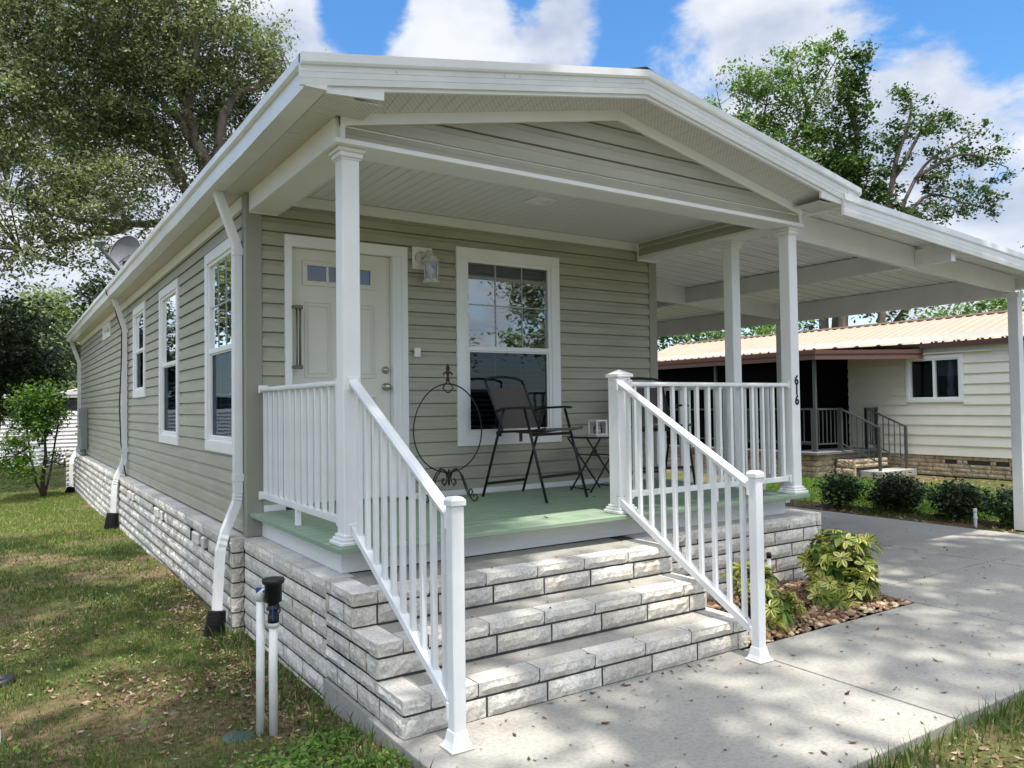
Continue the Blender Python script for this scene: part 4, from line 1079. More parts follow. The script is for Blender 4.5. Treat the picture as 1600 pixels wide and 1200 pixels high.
mb = MB(); mb.box(CX1-.02, CX1+.10, -.33, CYB, cf(CX1), cf(CX1)+.185); mb.build('gutter', M['white_gloss'], CP, bevel=.004)
mb = MB(); mb.box(4.47, 4.62, .02, .06, 3.352, 3.37); mb.build('flashing', M['white_gloss'], CP)
cb = lambda x: 3.123-.051*(x-4.58)
def xbeam(y0, y1, xa, xb):
    mb = MB(); mb.loft([[(x, y0, cb(x)), (x, y1, cb(x)), (x, y1, cz(x)-.006), (x, y0, cz(x)-.006)] for x in (xa, xb)])
    mb.loft([[(x, y0-.006, cb(x)-.004), (x, y0-.0005, cb(x)-.004), (x, y0-.0005, cb(x)+.010), (x, y0-.006, cb(x)+.010)] for x in (xa, xb)])
    return mb.build('cross_beam', M['white_gloss'], CP, bevel=.003)
xbeam(.145, .205, XR+.03, 8.82); xbeam(3.5, 3.56, XR+.03, 8.82); xbeam(7.0, 7.06, XR+.03, 8.82)
mb = MB()
for (a, b) in ((-.24, .144), (.206, 3.499), (3.561, 6.999), (7.061, 10)): mb.box(6.555, 6.63, a, b, 3.048, 3.222 if a < 0 else cz(6.63)-.008)
mb.build('long_beam', M['white_gloss'], CP, bevel=.004)
mb = MB(); mb.box(6.550, 6.635, -.247, -.241, 3.043, 3.227); mb.build('beam_end_cap', M['white'], CP, bevel=.002)
mb = MB()
for (a, b) in ((.206, 3.499), (3.561, 6.999), (7.061, 10)): mb.box(8.66, 8.72, a, b, 2.855, cz(8.72)-.008)
mb.build('side_beam', M['white_gloss'], CP, bevel=.003)
for y in (.07, 3.50, 7.1):
    mb = MB(); mb.box(8.70, 8.815, y, y+.12, 0.0, cb(8.7)-.003); p = mb.build('post', M['white_gloss'], CP, bevel=.005)
    mb = MB(); mb.box(8.685, 8.83, y-.015, y+.135, cb(8.7)-.06, cb(8.7)-.004); mb.build('bracket', M['white_gloss'], p, bevel=.003)
mb = MB(); mb.box(4.50, 4.53, 2.1, 10, 3.25, cz(4.5)-.005); mb.build('ledger', M['white_gloss'], CP)

# ------------------------------------------------------------------ porch furniture
def make_chair(label):
    """tall folding sling chair; local axes: -y is forward, origin on the deck"""
    t = thing('folding_chair', label, 'chair', group='folding sling chairs on the porch')
    ORG[t.name] = Vector((0, 0, 0))
    w = .275; r = .0125
    for s in (-1, 1):
        x = s*w
        mb = MB(); mb.tube([(x, -.40, 0), (x, -.155, .80)], r, 8); mb.build('front_leg', M['black'], t)
        mb = MB(); mb.tube([(x*.98, .385, 0), (x*.98, .17, .60), (x*.98, .10, .805)], r, 8)
        mb.build('rear_leg', M['black'], t)
        mb = MB(); mb.loft([[(x-.024, y, z-.010), (x+.024, y, z-.010), (x+.020, y, z+.010), (x-.020, y, z+.010)] for y, z in ((.20, .785), (.10, .808), (-.16, .815), (-.23, .81))])
        mb.build('armrest', M['black'], t, bevel=.004)
        mb = MB(); mb.tube([(x*.92, .17, .56), (x*.92, .14, .63), (x*.92, .335, 1.02), (x*.90, .36, 1.07)], r*.9, 8); mb.lathe([(.001, -.014), (.022, -.014), (.022, .014), (.001, .014)], (x*.95, .18, .585), 10, axis='-x')
        mb.build('back_tube', M['black'], t)
        mb = MB(); mb.tube([(x*.92, .20, .595), (x*.92, -.30, .615), (x*.92, -.375, .632)], r*.9, 8); mb.build('seat_tube', M['black'], t)
    mb = MB(); mb.tube([(-w*.90, .36, 1.07), (-w*.6, .368, 1.095), (0, .372, 1.105), (w*.6, .368, 1.095), (w*.90, .36, 1.07)], r*.9, 8); mb.build('top_rail', M['black'], t)
    for nm, y, z in (('stretcher', -.335, .215), ('stretcher', .345, .12), ('stretcher', -.225, .575)):
        mb = MB(); mb.bar((-w, y, z), (w, y, z), .012, .026); mb.build(nm, M['black'], t, bevel=.003)
    mb = MB(); g = []; k = 8
    for i in range(k+1):
        f = i/k; y = .155+(.325-.155)*f; z = .625+(1.0-.625)*f
        g.append([(-w*.93+2*w*.93*q/6, y+.03*math.sin(math.pi*q/6)*(1-.4*f), z) for q in range(7)])
    for row, row2 in zip(g[:-1], g[1:]):
        for q in range(6): mb.add([row[q], row[q+1], row2[q+1], row2[q]], [(0, 1, 2, 3)], 0, True)
    mb.build('back_sling', M['sling'], t)
    mb = MB(); g = []
    for i in range(k+1):
        f = i/k; y = .19-.565*f; z = .60+.022*f+(.012*max(0, f-.8)*5)
        g.append([(-w*.93+2*w*.93*q/6, y, z-.035*math.sin(math.pi*q/6)*math.sin(math.pi*min(1, f+.1))) for q in range(7)])
    for row, row2 in zip(g[:-1], g[1:]):
        for q in range(6): mb.add([row[q], row[q+1], row2[q+1], row2[q]], [(0, 1, 2, 3)], 0, True)
    for q in range(6): mb.add([g[-1][q], g[-1][q+1], (g[-1][q+1][0], -.375, .612), (g[-1][q][0], -.375, .612)], [(0, 1, 2, 3)], 0)
    mb.build('seat_sling', M['sling'], t)
    mb = MB(); mb.box(-.02, .02, .148, .152, .50, .60); mb.build('care_tag', M['sling'], t)
    return t
c1 = make_chair('brown sling folding chair with black frame in front of the porch window')
c1.location = (2.385, 1.40, D); c1.rotation_euler = (0, 0, R(13))
c2 = dup(c1, (3.80, 1.33, D), R(-22), 'brown sling folding chair behind the front railing, right of the small glass table')

tx, ty = 3.165, 1.47
TB = thing('side_table', 'small round glass folding table with black crossed legs beside the chair', 'table', (tx, ty, D))
mb = MB(); mb.lathe([(.001, .522), (.255, .522), (.258, .526), (.255, .530), (.001, .530)], (tx, ty, D), 40, sm=False); mb.build('glass_top', M['clear'], TB)
mb = MB(); mb.tube([(tx+.262*math.cos(a), ty+.262*math.sin(a), D+.520) for a in [2*math.pi*q/40 for q in range(40)]], .010, 6, closed=True)
mb.build('rim', M['black'], TB)
for s in (-1, 1):
    for (a, b) in ((-1, 1), (1, -1)):
        yy = ty+s*.15+.02*a
        mb = MB(); mb.tube([(tx+a*.20, yy, D), (tx+b*.20, yy, D+.515)], .009, 8); mb.lathe([(.001, -.02), (.018, -.012), (.018, .012), (.001, .02)], (tx+b*.1, yy, D+.39), 8); mb.build('leg', M['black'], TB)
mb = MB()
for a in (-1, 1):
    mb.tube([(tx+a*.19, ty-.15, D+.03), (tx+a*.19, ty+.15, D+.03)], .007, 6); mb.tube([(tx+a*.07, ty-.15, D+.345), (tx+a*.07, ty+.15, D+.345)], .007, 6)
mb.build('crossbar', M['black'], TB)
lx, ly, lz = 3.25, 1.52, D+.531
LT = thing('candle_lantern', 'small white framed lantern holding a glass jar on the side table', 'lantern', (lx, ly, lz))
mb = MB(); s = .068
mb.box(lx-s-.006, lx+s+.006, ly-s-.006, ly+s+.006, lz, lz+.014); mb.box(lx-s, lx+s, ly-s, ly+s, lz+.135, lz+.150)
for a in (-1, 1):
    for b in (-1, 1): mb.box(lx+a*(s-.007)-.007, lx+a*(s-.007)+.007, ly+b*(s-.007)-.007, ly+b*(s-.007)+.007, lz+.0145, lz+.1345)
mb.build('lantern_frame', M['white'], LT, bevel=.002)
mb = MB(); mb.lathe([(.001, 0), (.042, 0), (.044, .01), (.044, .06), (.038, .072), (.038, .082), (.001, .082)], (lx, ly, lz+.015), 20); mb.build('jar', M['clear'], LT)
mb = MB(); mb.lathe([(.001, 0), (.03, 0), (.03, .04), (.001, .04)], (lx, ly, lz+.018), 14); mb.build('candle', M['bulb'], LT)

# hoop stand
hx, hy = 1.675, 1.70
HS = thing('hoop_stand', 'black wrought iron hoop stand with scrolled feet and rusty finial by the door', 'hoop stand', (hx, hy, D))
mb = MB(); hc = D+.640
ov = [(hx+.345*math.sin(a)*(1-.06*math.cos(a)), hy, hc+.395*math.cos(a)) for a in [2*math.pi*q/56 for q in range(56)]]
mb.tube(ov, .0065, 6, closed=True)
zt_ = hc+.395
mb.tube([(hx-.055, hy, zt_-.035), (hx-.02, hy, zt_+.005), (hx, hy, zt_+.03), (hx+.02, hy, zt_+.005), (hx+.055, hy, zt_-.035), (hx+.012, hy, zt_-.075), (hx, hy, zt_-.078), (hx-.012, hy, zt_-.075), (hx-.055, hy, zt_-.035)], .006, 6)
mb.build('hoop', M['iron'], HS)
mb = MB(); fz = zt_+.025
mb.lathe([(.001, 0), (.016, 0), (.016, .03), (.008, .034), (.009, .05), (.02, .062), (.012, .075), (.010, .09), (.018, .105), (.016, .125), (.006, .15), (.001, .165)], (hx, hy, fz), 10)
for s in (-1, 1): mb.tube([(hx, hy, fz+.06), (hx+s*.022, hy, fz+.082), (hx+s*.045, hy, fz+.065), (hx+s*.038, hy, fz+.05)], [.009, .009, .008, .003], 6)
mb.build('finial', M['rust'], HS)
for q in range(4):
    a = R(20+90*q); c, s_ = math.cos(a), math.sin(a)
    pts = [(.02, .20), (.045, .26), (.10, .275), (.16, .22), (.21, .12), (.255, .03), (.285, .008), (.315, .015), (.328, .042), (.312, .068), (.288, .066), (.278, .046)]
    mb = MB(); mb.tube([(hx+c*p, hy+s_*p, D+z) for p, z in pts], .0065, 6)
    mb.tube([(hx+c*p, hy+s_*p, D+z) for p, z in [(.02, .25), (.03, .16), (.06, .13), (.085, .15), (.08, .18), (.06, .185)]], .005, 6)
    mb.build('scroll_foot', M['iron'], HS)
mb = MB(); mb.tube([(hx, hy, D+.13), (hx, hy, D+.27)], .010, 8); mb.build('stem', M['iron'], HS)

# ------------------------------------------------------------------ small things by the wall
px_, py_ = -.437, -.186
VB = thing('vacuum_breaker', 'black brass vacuum breaker valve on two white pvc pipes beside the steps', 'water valve', (px_, py_, float(gz(px_, py_))))
g0 = -.2
mb = MB(); mb.tube([(-.437, -.186, g0), (-.440, -.185, .2), (-.436, -.186, .45)], .0235, 14); mb.lathe([(.001, 0), (.029, 0), (.029, .035), (.001, .035)], (-.436, -.186, .43), 16); mb.build('pipe', M['pvc'], VB)
mb = MB(); mb.tube([(-.495, -.135, g0), (-.492, -.137, .59)], .0225, 14); mb.tube([(-.492, -.137, .57), (-.49, -.139, .615), (-.475, -.15, .625), (-.455, -.168, .625)], .026, 12); mb.build('pipe', M['pvc'], VB)
mb = MB(); c = (-.437, -.186, 0)
mb.lathe([(.001, .455), (.030, .455), (.030, .49), (.024, .495), (.024, .52), (.036, .525), (.036, .535), (.030, .54), (.030, .56), (.044, .565), (.046, .66), (.052, .662), (.058, .668), (.060, .684), (.056, .690), (.03, .694), (.001, .695)], c, 22)
mb.tube([(-.437, -.186, .625), (-.47, -.155, .625)], .024, 10)
mb.tube([(-.437, -.186, .505), (-.45, -.225, .51)], .014, 8)
mb.build('valve_body', M['blackplastic'], VB)
mb = MB()
for (p, q, w) in (((-.515, -.14, .628), (-.470, -.17, .628), .03), ((-.455, -.235, .475), (-.455, -.235, .555), .012)):
    mb.bar(p, q, w*.5, w)
mb.tube([(-.475, -.175, .628), (-.492, -.20, .628)], .009, 6)
mb.build('valve_handle', M['blue'], VB, bevel=.003)
mb = MB(); mb.tube([(-.437, -.21, .50), (-.425, -.225, .50), (-.41, -.215, .52), (-.415, -.20, .55)], .006, 6); mb.build('test_cock', M['brass'], VB)
mb = MB(); zg = float(gz(-.62, -.10)); mb.lathe([(.001, .012), (.075, .012), (.085, .006), (.088, -.02), (.001, -.02)], (-.60, -.10, zg), 24)
tag(mb.build('valve_lid', M['greenlid'], None, org=(-.6, -.1, zg)), 'round green plastic valve lid sunk in the lawn beside the pipes', 'valve lid')
def riser(x, y, z0, h, r, label, blackcap):
    t = thing('sprinkler_riser', label, 'sprinkler', (x, y, z0))
    mb = MB(); mb.tube([(x, y, z0-.1), (x, y, z0+h)], r, 12); mb.lathe([(.001, 0), (r*1.3, 0), (r*1.3, .03), (.001, .03)], (x, y, z0+h*.55), 12); mb.build('pipe', M['pvc'], t)
    mb = MB(); mb.lathe([(.001, 0), (r*1.25, 0), (r*1.2, .035), (r*.9, .045), (.001, .045)], (x, y, z0+h), 12); mb.build('nozzle', M['blackplastic'] if blackcap else M['pvc'], t)
riser(3.50, -.30, -.01, .36, .016, 'white sprinkler riser with black nozzle in the pebble bed', True)
riser(8.62, .60, -.02, .20, .02, 'short white sprinkler riser between the hedge shrubs', False)
UB = thing('utility_box', 'pale plastic utility box cut off by the left photo edge', 'utility box', (-1.72, .06, -.17))
mb = MB(); mb.box(-1.84, -1.668, -.02, .14, -.25, .05); mb.box(-1.85, -1.662, -.03, .15, .05, .075); mb.build('box', M['palebox'], UB, bevel=.008)
mb = MB(); mb.box(-1.76, -1.683, .03, .07, .075, .30); mb.build('stake', M['pvc'], UB, bevel=.005)
mb = MB(); zb_ = float(gz(-1.66, 1.68)); mb.lathe([(.001, 0), (.10, 0), (.085, .05), (.05, .06), (.045, .03), (.001, .03)], (-1.67, 1.68, zb_-.01), 16)
tag(mb.build('drain_cap', M['blackplastic'], None, org=(-1.67, 1.68, zb_)), 'black plastic cap lying in the lawn at the left photo edge', 'drain cap')

# ------------------------------------------------------------------ neighbour's house on the right
NB = thing('neighbour_house', 'cream lap sided house with tan metal roof and dark screened porch beyond the driveway', 'house', (14.8, 4, 0))
NX = 14.80
npl = lambda u, d, z: (NX-d, u, z)
mb = MB(); pitch = .212; z = .44
NW = (3.75, 4.965, 1.55, 2.545)
while z < 2.80:
    for (a, b) in (((-6, 22),) if not (z+pitch > NW[2]+.03 and z < NW[3]-.03) else ((-6, NW[0]+.03), (NW[1]-.03, 22))):
        mb.add([npl(a, .034, z), npl(b, .034, z), npl(b, .002, z+pitch), npl(a, .002, z+pitch)], [(0, 1, 2, 3)])
        mb.add([npl(a, .0, z), npl(b, .0, z), npl(b, .034, z), npl(a, .034, z)], [(0, 1, 2, 3)])
    z += pitch
mb.box(NX+.12, NX+6, -6, 22, .1, 2.82, 1)
for za, zb_ in ((NW[2]-.22, NW[2]+.05), (NW[3]-.05, 2.78)): mb.add([npl(NW[0]-.05, .004, za), npl(NW[1]+.05, .004, za), npl(NW[1]+.05, .004, zb_), npl(NW[0]-.05, .004, zb_)], [(0, 1, 2, 3)])
mb.build('wall', [M['cream_siding'], M['dark']], NB)
mb = MB(); stone_rows(mb, npl, -2, 6.0, [(.02+.085*i, .098+.085*i) for i in range(5)], .36, jit=.2, depth=.05, holes=[(2.95, 3.2, .27, .36), (3.3, 3.75, .27, .36), (3.95, 4.2, .27, .36)]); mb.box(NX+.03, NX+.1, -6, 22, -.1, .44, 1)
nfd = mb.build('foundation', [M['tanstone'], M['mortar']], NB)
w = MB(); w.frame(NW[0], NW[1], NW[2], NW[3], .075, 0, .05, npl); w.frame(NW[0]+.06, NW[1]-.06, NW[2]+.06, NW[3]-.06, .05, -.05, .035, npl); w.wbox(4.33, 4.385, -.05, .03, NW[2]+.1, NW[3]-.1, npl)
nw = w.build('window', M['white'], NB, bevel=.005)
for (a, b) in ((NW[0]+.11, 4.33), (4.385, NW[1]-.11)):
    mb = MB(); mb.add([npl(a, -.03, NW[2]+.1), npl(b, -.03, NW[2]+.1), npl(b, -.03, NW[3]-.1), npl(a, -.03, NW[3]-.1)], [(0, 1, 2, 3)]); mb.build('pane', M['glass_low'], nw)
mb = MB()
for i in range(9): mb.wbox(NW[0]+.12, 4.33, -.09, -.085, NW[3]-.15-.036*i, NW[3]-.12-.036*i, npl)
mb.build('blind', M['blind'], nw)
mb = MB(); mb.box(NX-.09, NX-.02, 3.2, 5.0, 2.57, 2.60); mb.build('awning_rail', M['cream_siding'], NB)
# ribbed roof
mb = MB(); y = -6.0
rz = lambda x: 2.80+(x-14.66)*.305
while y < 13.8:
    sec = [(0, 0), (.17, 0), (.185, .030), (.21, .030), (.23, 0)]
    for (xa, xb) in ((14.66, 17.05), (17.05, 19.5)):
        za, zb_ = (rz(xa), rz(xb)) if xa < 17 else (rz(17.05), rz(17.05)-(xb-17.05)*.305)
        n = 5; mb.add([(xa, y+u, za+h) for u, h in sec]+[(xb, y+u, zb_+h) for u, h in sec], [(i, i+1, n+i+1, n+i) for i in range(n-1)])
    y += .23
mb.box(16.97, 17.13, -6, 13.8, rz(17.05)+.01, rz(17.05)+.045)
nroof = mb.build('roof', M['tanroof'], NB)
mb = MB(); mb.box(14.60, 14.655, -6, 4.55, 2.70, 2.79); mb.box(14.655, NX+.1, -6, 22, 2.715, 2.735); mb.build('eave_fascia', M['brown'], nroof)
mb = MB(); k = -5.9
while k < 4.5: mb.lathe([(.001, 0), (.03, 0), (.03, .03), (.001, .03)], (14.64, k, 2.80), 6); k += .46
mb.build('rib_end', M['brown'], nroof)
# porch roof with diagonal corner
edge = [(14.70, 4.55), (12.60, 5.69), (12.60, 14.5)]
mb = MB(); poly = [(14.70, 4.55), (12.60, 5.69), (12.60, 13.8), (14.9, 13.8), (14.9, 4.6)]
mb.loft([[(x, y, 2.60) for x, y in poly], [(x, y, 2.62) for x, y in poly]]); 
mb.build('porch_roof', M['brown'], NB)
mb = MB(); sec = [(14.9, 2.86), (12.63, 2.69)]
y = 5.9
y = 4.58
while y < 13.8:
    pv = lambda x, u, h: (x, y+u, 2.80-(14.66-x)*.052+h)
    sec = [(0, 0), (.17, 0), (.185, .030), (.21, .030), (.23, 0)]
    xa = [14.66-min(1, max(0, (y+u-4.55)/1.14))*2.06 for u, h in sec]
    mb.add([pv(a_, u, h) for a_, (u, h) in zip(xa, sec)]+[pv(14.67, u, h) for u, h in sec], [(i, i+1, 6+i, 5+i) for i in range(4)]); y += .23
mb.build('porch_roof_pan', M['tanroof'], nroof)
mb = MB()
for (a, b) in zip(edge[:-1], edge[1:]):
    d = Vector((b[0]-a[0], b[1]-a[1], 0)).normalized(); nrm = Vector((d.y, -d.x, 0)); nrm = nrm if nrm.x < 0 or nrm.y < 0 else -nrm
    prof = [(0, 2.482), (.02, 2.482), (.02, 2.55), (.006, 2.556), (.006, 2.59), (.03, 2.60), (.035, 2.675), (0, 2.68)]
    mb.loft([[Vector((p[0], p[1], 0))+nrm*o+Vector((0, 0, z)) for o, z in prof] for p in (a, b)])
mb.build('porch_fascia', mat('brown gutter fascia', (0.12, 0.06, 0.047), 0.35), nroof)
# deck, stone base, screen room
mb = MB(); mb.box(12.5, NX, 5.6, 13.5, .47, .535); mb.build('porch_floor', mat('grey porch floor', (0.13, 0.125, 0.13), 0.8, var=.2), NB, bevel=.01)
mb = MB(); stone_rows(mb, lambda u, d, z: (u, 5.72-d, z), 12.65, 14.75, [(.0+.118*i, .108+.118*i) for i in range(4)], .36, depth=.05); stone_rows(mb, lambda u, d, z: (12.65-d, u, z), 5.72, 13, [(.0+.118*i, .108+.118*i) for i in range(4)], .36, depth=.05)
mb.box(12.69, 14.75, 5.76, 13, -.1, .468, 1); mb.build('porch_base', [M['tanstone'], M['mortar']], NB)
mb = MB(); mb.box(12.75, 14.79, 6.35, 13.4, .536, 2.60); mb.build('screen_room', M['screenblack'], NB)
mb = MB(); 
for x, y in ((12.72, 5.78), (12.72, 8.5), (12.72, 11.2)): mb.box(x-.03, x+.03, y-.03, y+.03, .535, 2.6)
mb.box(12.70, 12.74, 5.8, 13, 1.42, 1.46); mb.box(12.7, 12.74, 5.8, 13, .72, .75)
mb.build('porch_post', M['bronze'], NB)
def iron_rail(pts, n, zt=.9, zb=.16, lab='railing'):
    a, b = Vector(pts[0]), Vector(pts[1]); mb = MB(); up = Vector((0, 0, 1))
    mb.bar(a+up*zt, b+up*zt, .035, .035)
    r = mb.build(lab, M['bronze'], NB)
    mb = MB(); mb.bar(a+up*zb, b+up*zb, .025, .025); mb.build('bottom_rail', M['bronze'], r)
    src = None
    for i in range(1, n):
        p = a.lerp(b, i/n)
        if src is None:
            m2 = MB(); m2.box(-.008, .008, -.008, .008, zb, zt); src = m2.build('baluster', M['bronze'], None); src.parent = r; o = src
        else: o = src.copy(); COL.objects.link(o); o.parent = r
        o.location = p-ORG[r.name]
    for p in (a, b):
        m2 = MB(); m2.box(p.x-.025, p.x+.025, p.y-.025, p.y+.025, p.z, p.z+zt+.02); m2.build('post', M['bronze'], r)
iron_rail(((12.72, 5.80, .535), (13.38, 5.68, .535)), 6); iron_rail(((12.72, 5.85, .535), (12.72, 8.4, .535)), 12)
iron_rail(((13.38, 5.62, .535), (13.58, 4.88, .14)), 7); iron_rail(((14.32, 5.62, .535), (14.56, 4.88, .14)), 7); iron_rail(((14.32, 5.64, .535), (14.76, 5.66, .535)), 5)
mb = MB(); 
stone_rows(mb, lambda u, d, z: (u, 5.25-d, z), 12.95+.3, 14.5, [(.19, .27), (.28, .36)], .36, depth=.05); stone_rows(mb, lambda u, d, z: (13.25-d, u, z), 5.25, 5.7, [(.02, .18), (.19, .36)], .3)
mb.box(13.27, 14.5, 5.27, 5.7, 0, .35, 1); mb.box(13.45, 14.72, 4.75, 5.25, 0.0, .13, 2)
mb.build('porch_steps', [M['tanstone'], M['mortar'], M['concrete']], NB)
mb = MB(); mb.tube([(12.95, 7.85, 2.5), (12.95, 7.80, 2.37), (12.95, 7.2, 2.12), (12.95, 6.75, 1.94)], .045, 8); mb.build('downspout', mat('tan downspout', (0.16, .12, .085), .5), NB)

# ------------------------------------------------------------------ white house at the far left
WH = thing('white_house', 'white louvre sided house with low white roof behind the left lawn', 'house', (-2, 31, -.45))
YL = 30.0
mb = MB(); z = -.5
while z < 1.45:
    mb.add([(-7, YL-.03, z), (1.6, YL-.03, z), (1.6, YL, z+.15), (-7, YL, z+.15)], [(0, 1, 2, 3)]); mb.add([(-7, YL+.0, z), (1.6, YL, z), (1.6, YL-.03, z), (-7, YL-.03, z)], [(0, 1, 2, 3)]); z += .15
mb.box(-7, 1.6, YL+.02, YL+4, -.5, 1.4); mb.build('wall', M['white_siding'], WH)
mb = MB(); mb.box(-7, 1.6, YL+.15, YL+4, 1.4, 2.1); mb.build('shaded_band', mat('dark band with shade in colour', (0.05, 0.06, 0.055), .6), WH)  # shade under the low roof painted as a dark strip
mb = MB(); mb.box(-8, -.0, YL-.06, YL+5, 2.10, 2.24); mb.box(0.0, 2.4, YL-.10, YL+5, 2.12, 2.3)
mb.prism([(-.2, YL-.12, 2.24), (1.4, YL-.12, 2.62), (2.6, YL-.12, 2.3), (2.6, YL-.12, 2.2)], (0, 5, 0))
mb.build('roof', M['white_siding'], WH, bevel=.01)
mb = MB(); mb.box(-7, 1.6, YL-.05, YL+.01, -.6, -.48); mb.build('footing', M['tanstone'], WH)

# ------------------------------------------------------------------ vegetation
def leaf_quads(C, size, rng, upbias=0.5, aspect=0.5, jitter=0.35):
    """rhombic leaves, one face each, at centres C"""
    n = len(C)
    nrm = rng.normal(size=(n, 3)); nrm[:, 2] = np.abs(nrm[:, 2])+upbias; nrm /= np.linalg.norm(nrm, axis=1, keepdims=True)
    a = rng.normal(size=(n, 3)); a -= nrm*(a*nrm).sum(1, keepdims=True); a /= np.linalg.norm(a, axis=1, keepdims=True)
    b = np.cross(nrm, a); s = size*(1+jitter*rng.normal(size=(n, 1))).clip(.4, 2)
    V = np.stack([C-a*s*.5, C+b*s*aspect*.5-a*s*.05, C+a*s*.5, C-b*s*aspect*.5-a*s*.05], 1).reshape(-1, 3)
    return V, np.arange(n*4).reshape(n, 4)
def in_blob(bl, n, rng, shell=0.55):
    x, y, z, rx, rz = bl
    d = rng.normal(size=(n, 3)); d /= np.linalg.norm(d, axis=1, keepdims=True)
    r = (shell**3+(1-shell**3)*rng.random((n, 1)))**(1/3)
    return np.array([x, y, z])+d*r*np.array([rx, rx, rz])
def crown_points(blobs, dens, per, sig, rng, shell=.35, flat=.75):
    cl = []
    for b in blobs:
        n = max(3, int(dens*b[3]*b[3]*b[4])+2); cl.append(in_blob(b, n, rng, shell))
    cl = np.concatenate(cl)
    k = rng.poisson(per, len(cl)).clip(3)
    idx = np.repeat(np.arange(len(cl)), k)
    off = rng.normal(size=(len(idx), 3))*sig*np.array([1, 1, flat])
    sc = rng.uniform(.55, 1.5, len(cl))[idx][:, None]
    return cl, cl[idx]+off*sc
def make_tree(name, label, cat, limbs, blobs, leaf, size, dens, per, sig, seed, r0=.25, bark='bark', group=None, twigs=True, shell=.35, upb=.5, aspect=.5, base=None, rtip=.02):
    rng = np.random.default_rng(seed)
    base = base or limbs[0][0]
    t = thing(name, label, cat, base, group=group)
    mb = MB(); samples = []
    for li, L_ in enumerate(limbs):
        P = [Vector(p) for p in L_]
        # smooth and roughen
        Q = []
        for i in range(len(P)-1):
            for f in (0, .25, .5, .75):
                p0 = P[max(i-1, 0)]; p1 = P[i]; p2 = P[i+1]; p3 = P[min(i+2, len(P)-1)]
                Q.append(.5*((2*p1)+(p2-p0)*f+(2*p0-5*p1+4*p2-p3)*f*f+(3*p1-p0-3*p2+p3)*f**3))
        Q.append(P[-1])
        rr = r0 if li == 0 else r0*.5
        rad = [max(rtip, rr*(1-i/(len(Q)-1))**.8) for i in range(len(Q))]
        Q = [q+Vector(rng.normal(size=3))*min(.05, rad[i]*.4) if 0 < i else q for i, q in enumerate(Q)]
        mb.tube(Q, rad, 8); samples += Q
    cl, pts = crown_points(blobs, dens, per, sig, rng, shell)
    if twigs:
        S = np.array([tuple(q) for q in samples])
        sel = rng.permutation(len(cl))[:700]
        for i in sel:
            c = cl[i]; d = np.linalg.norm(S-c, axis=1)+S[:, 2]*.0; j = int(np.argmin(d))
            if d[j] > 5 or d[j] < .1: continue
            a = Vector(S[j]); b = Vector(c); m_ = (a+b)/2+Vector(rng.normal(size=3))*.12*d[j]
            w = min(.03, .008+.006*d[j]); mb.tube([a, m_, b], [w, w*.7, w*.3], 4)
    mb.build('trunk', M[bark], t)
    V, F = leaf_quads(pts, size, rng, upb, aspect)
    npmesh('crown', V, F, M[leaf], t)
    return t

OAK_B = [(-0.88, 19.88, 11.7, 1.91, 1.56), (1.13, 19.73, 12.51, 2.0, 1.27), (3.48, 19.38, 12.6, 1.71, 1.52), (-1.46, 19.15, 9.25, 1.49, 1.32), (0.23, 20.4, 10.17, 2.0, 1.27), (2.22, 20.28, 10.53, 1.71, 1.52), (4.53, 19.92, 11.48, 1.39, 1.39), (5.83, 20.27, 11.25, 1.03, 1.03), (-0.9, 18.84, 7.43, 1.49, 0.99), (0.87, 18.86, 7.69, 1.39, 1.04), (2.86, 19.92, 8.62, 1.33, 1.33), (4.21, 20.19, 9.7, 0.99, 1.19), (-1.33, 17.98, 5.57, 0.94, 0.78), (-0.07, 18.33, 6.42, 1.16, 0.74), (1.76, 19.5, 6.88, 0.91, 0.82), (-2.52, 18.63, 9.82, 1.57, 1.88), (-2.84, 17.74, 6.72, 1.34, 1.63), (-0.45, 19.54, 13.77, 2.6, 1.04), (2.67, 19.84, 14.7, 2.28, 1.14), (7.0, 20.51, 12.7, 0.76, 0.5), (0.31, 23.87, 12.37, 1.86, 1.86), (2.54, 22.36, 13.57, 2.06, 1.86), (-0.72, 24.62, 10.12, 2.06, 1.44), (1.7, 23.03, 10.08, 1.86, 1.44), (3.93, 21.52, 11.28, 1.44, 1.44), (5.13, 20.66, 13.53, 1.03, 1.24), (0.32, 23.98, 8.66, 1.65, 0.83), (-1.77, 25.19, 13.64, 1.65, 1.86), (3.23, 20.9, 7.74, 0.79, 0.79), (0.72, 22.35, 13.91, 1.58, 0.99), (2.04, 19.18, 11.05, 1.09, 0.91), (-0.82, 21.21, 6.56, 0.73, 0.54), (-1.52, 18.13, 5.11, 0.39, 0.47), (0.35, 18.08, 5.67, 0.74, 0.41), (5.03, 19.56, 12.46, 0.99, 0.99)]
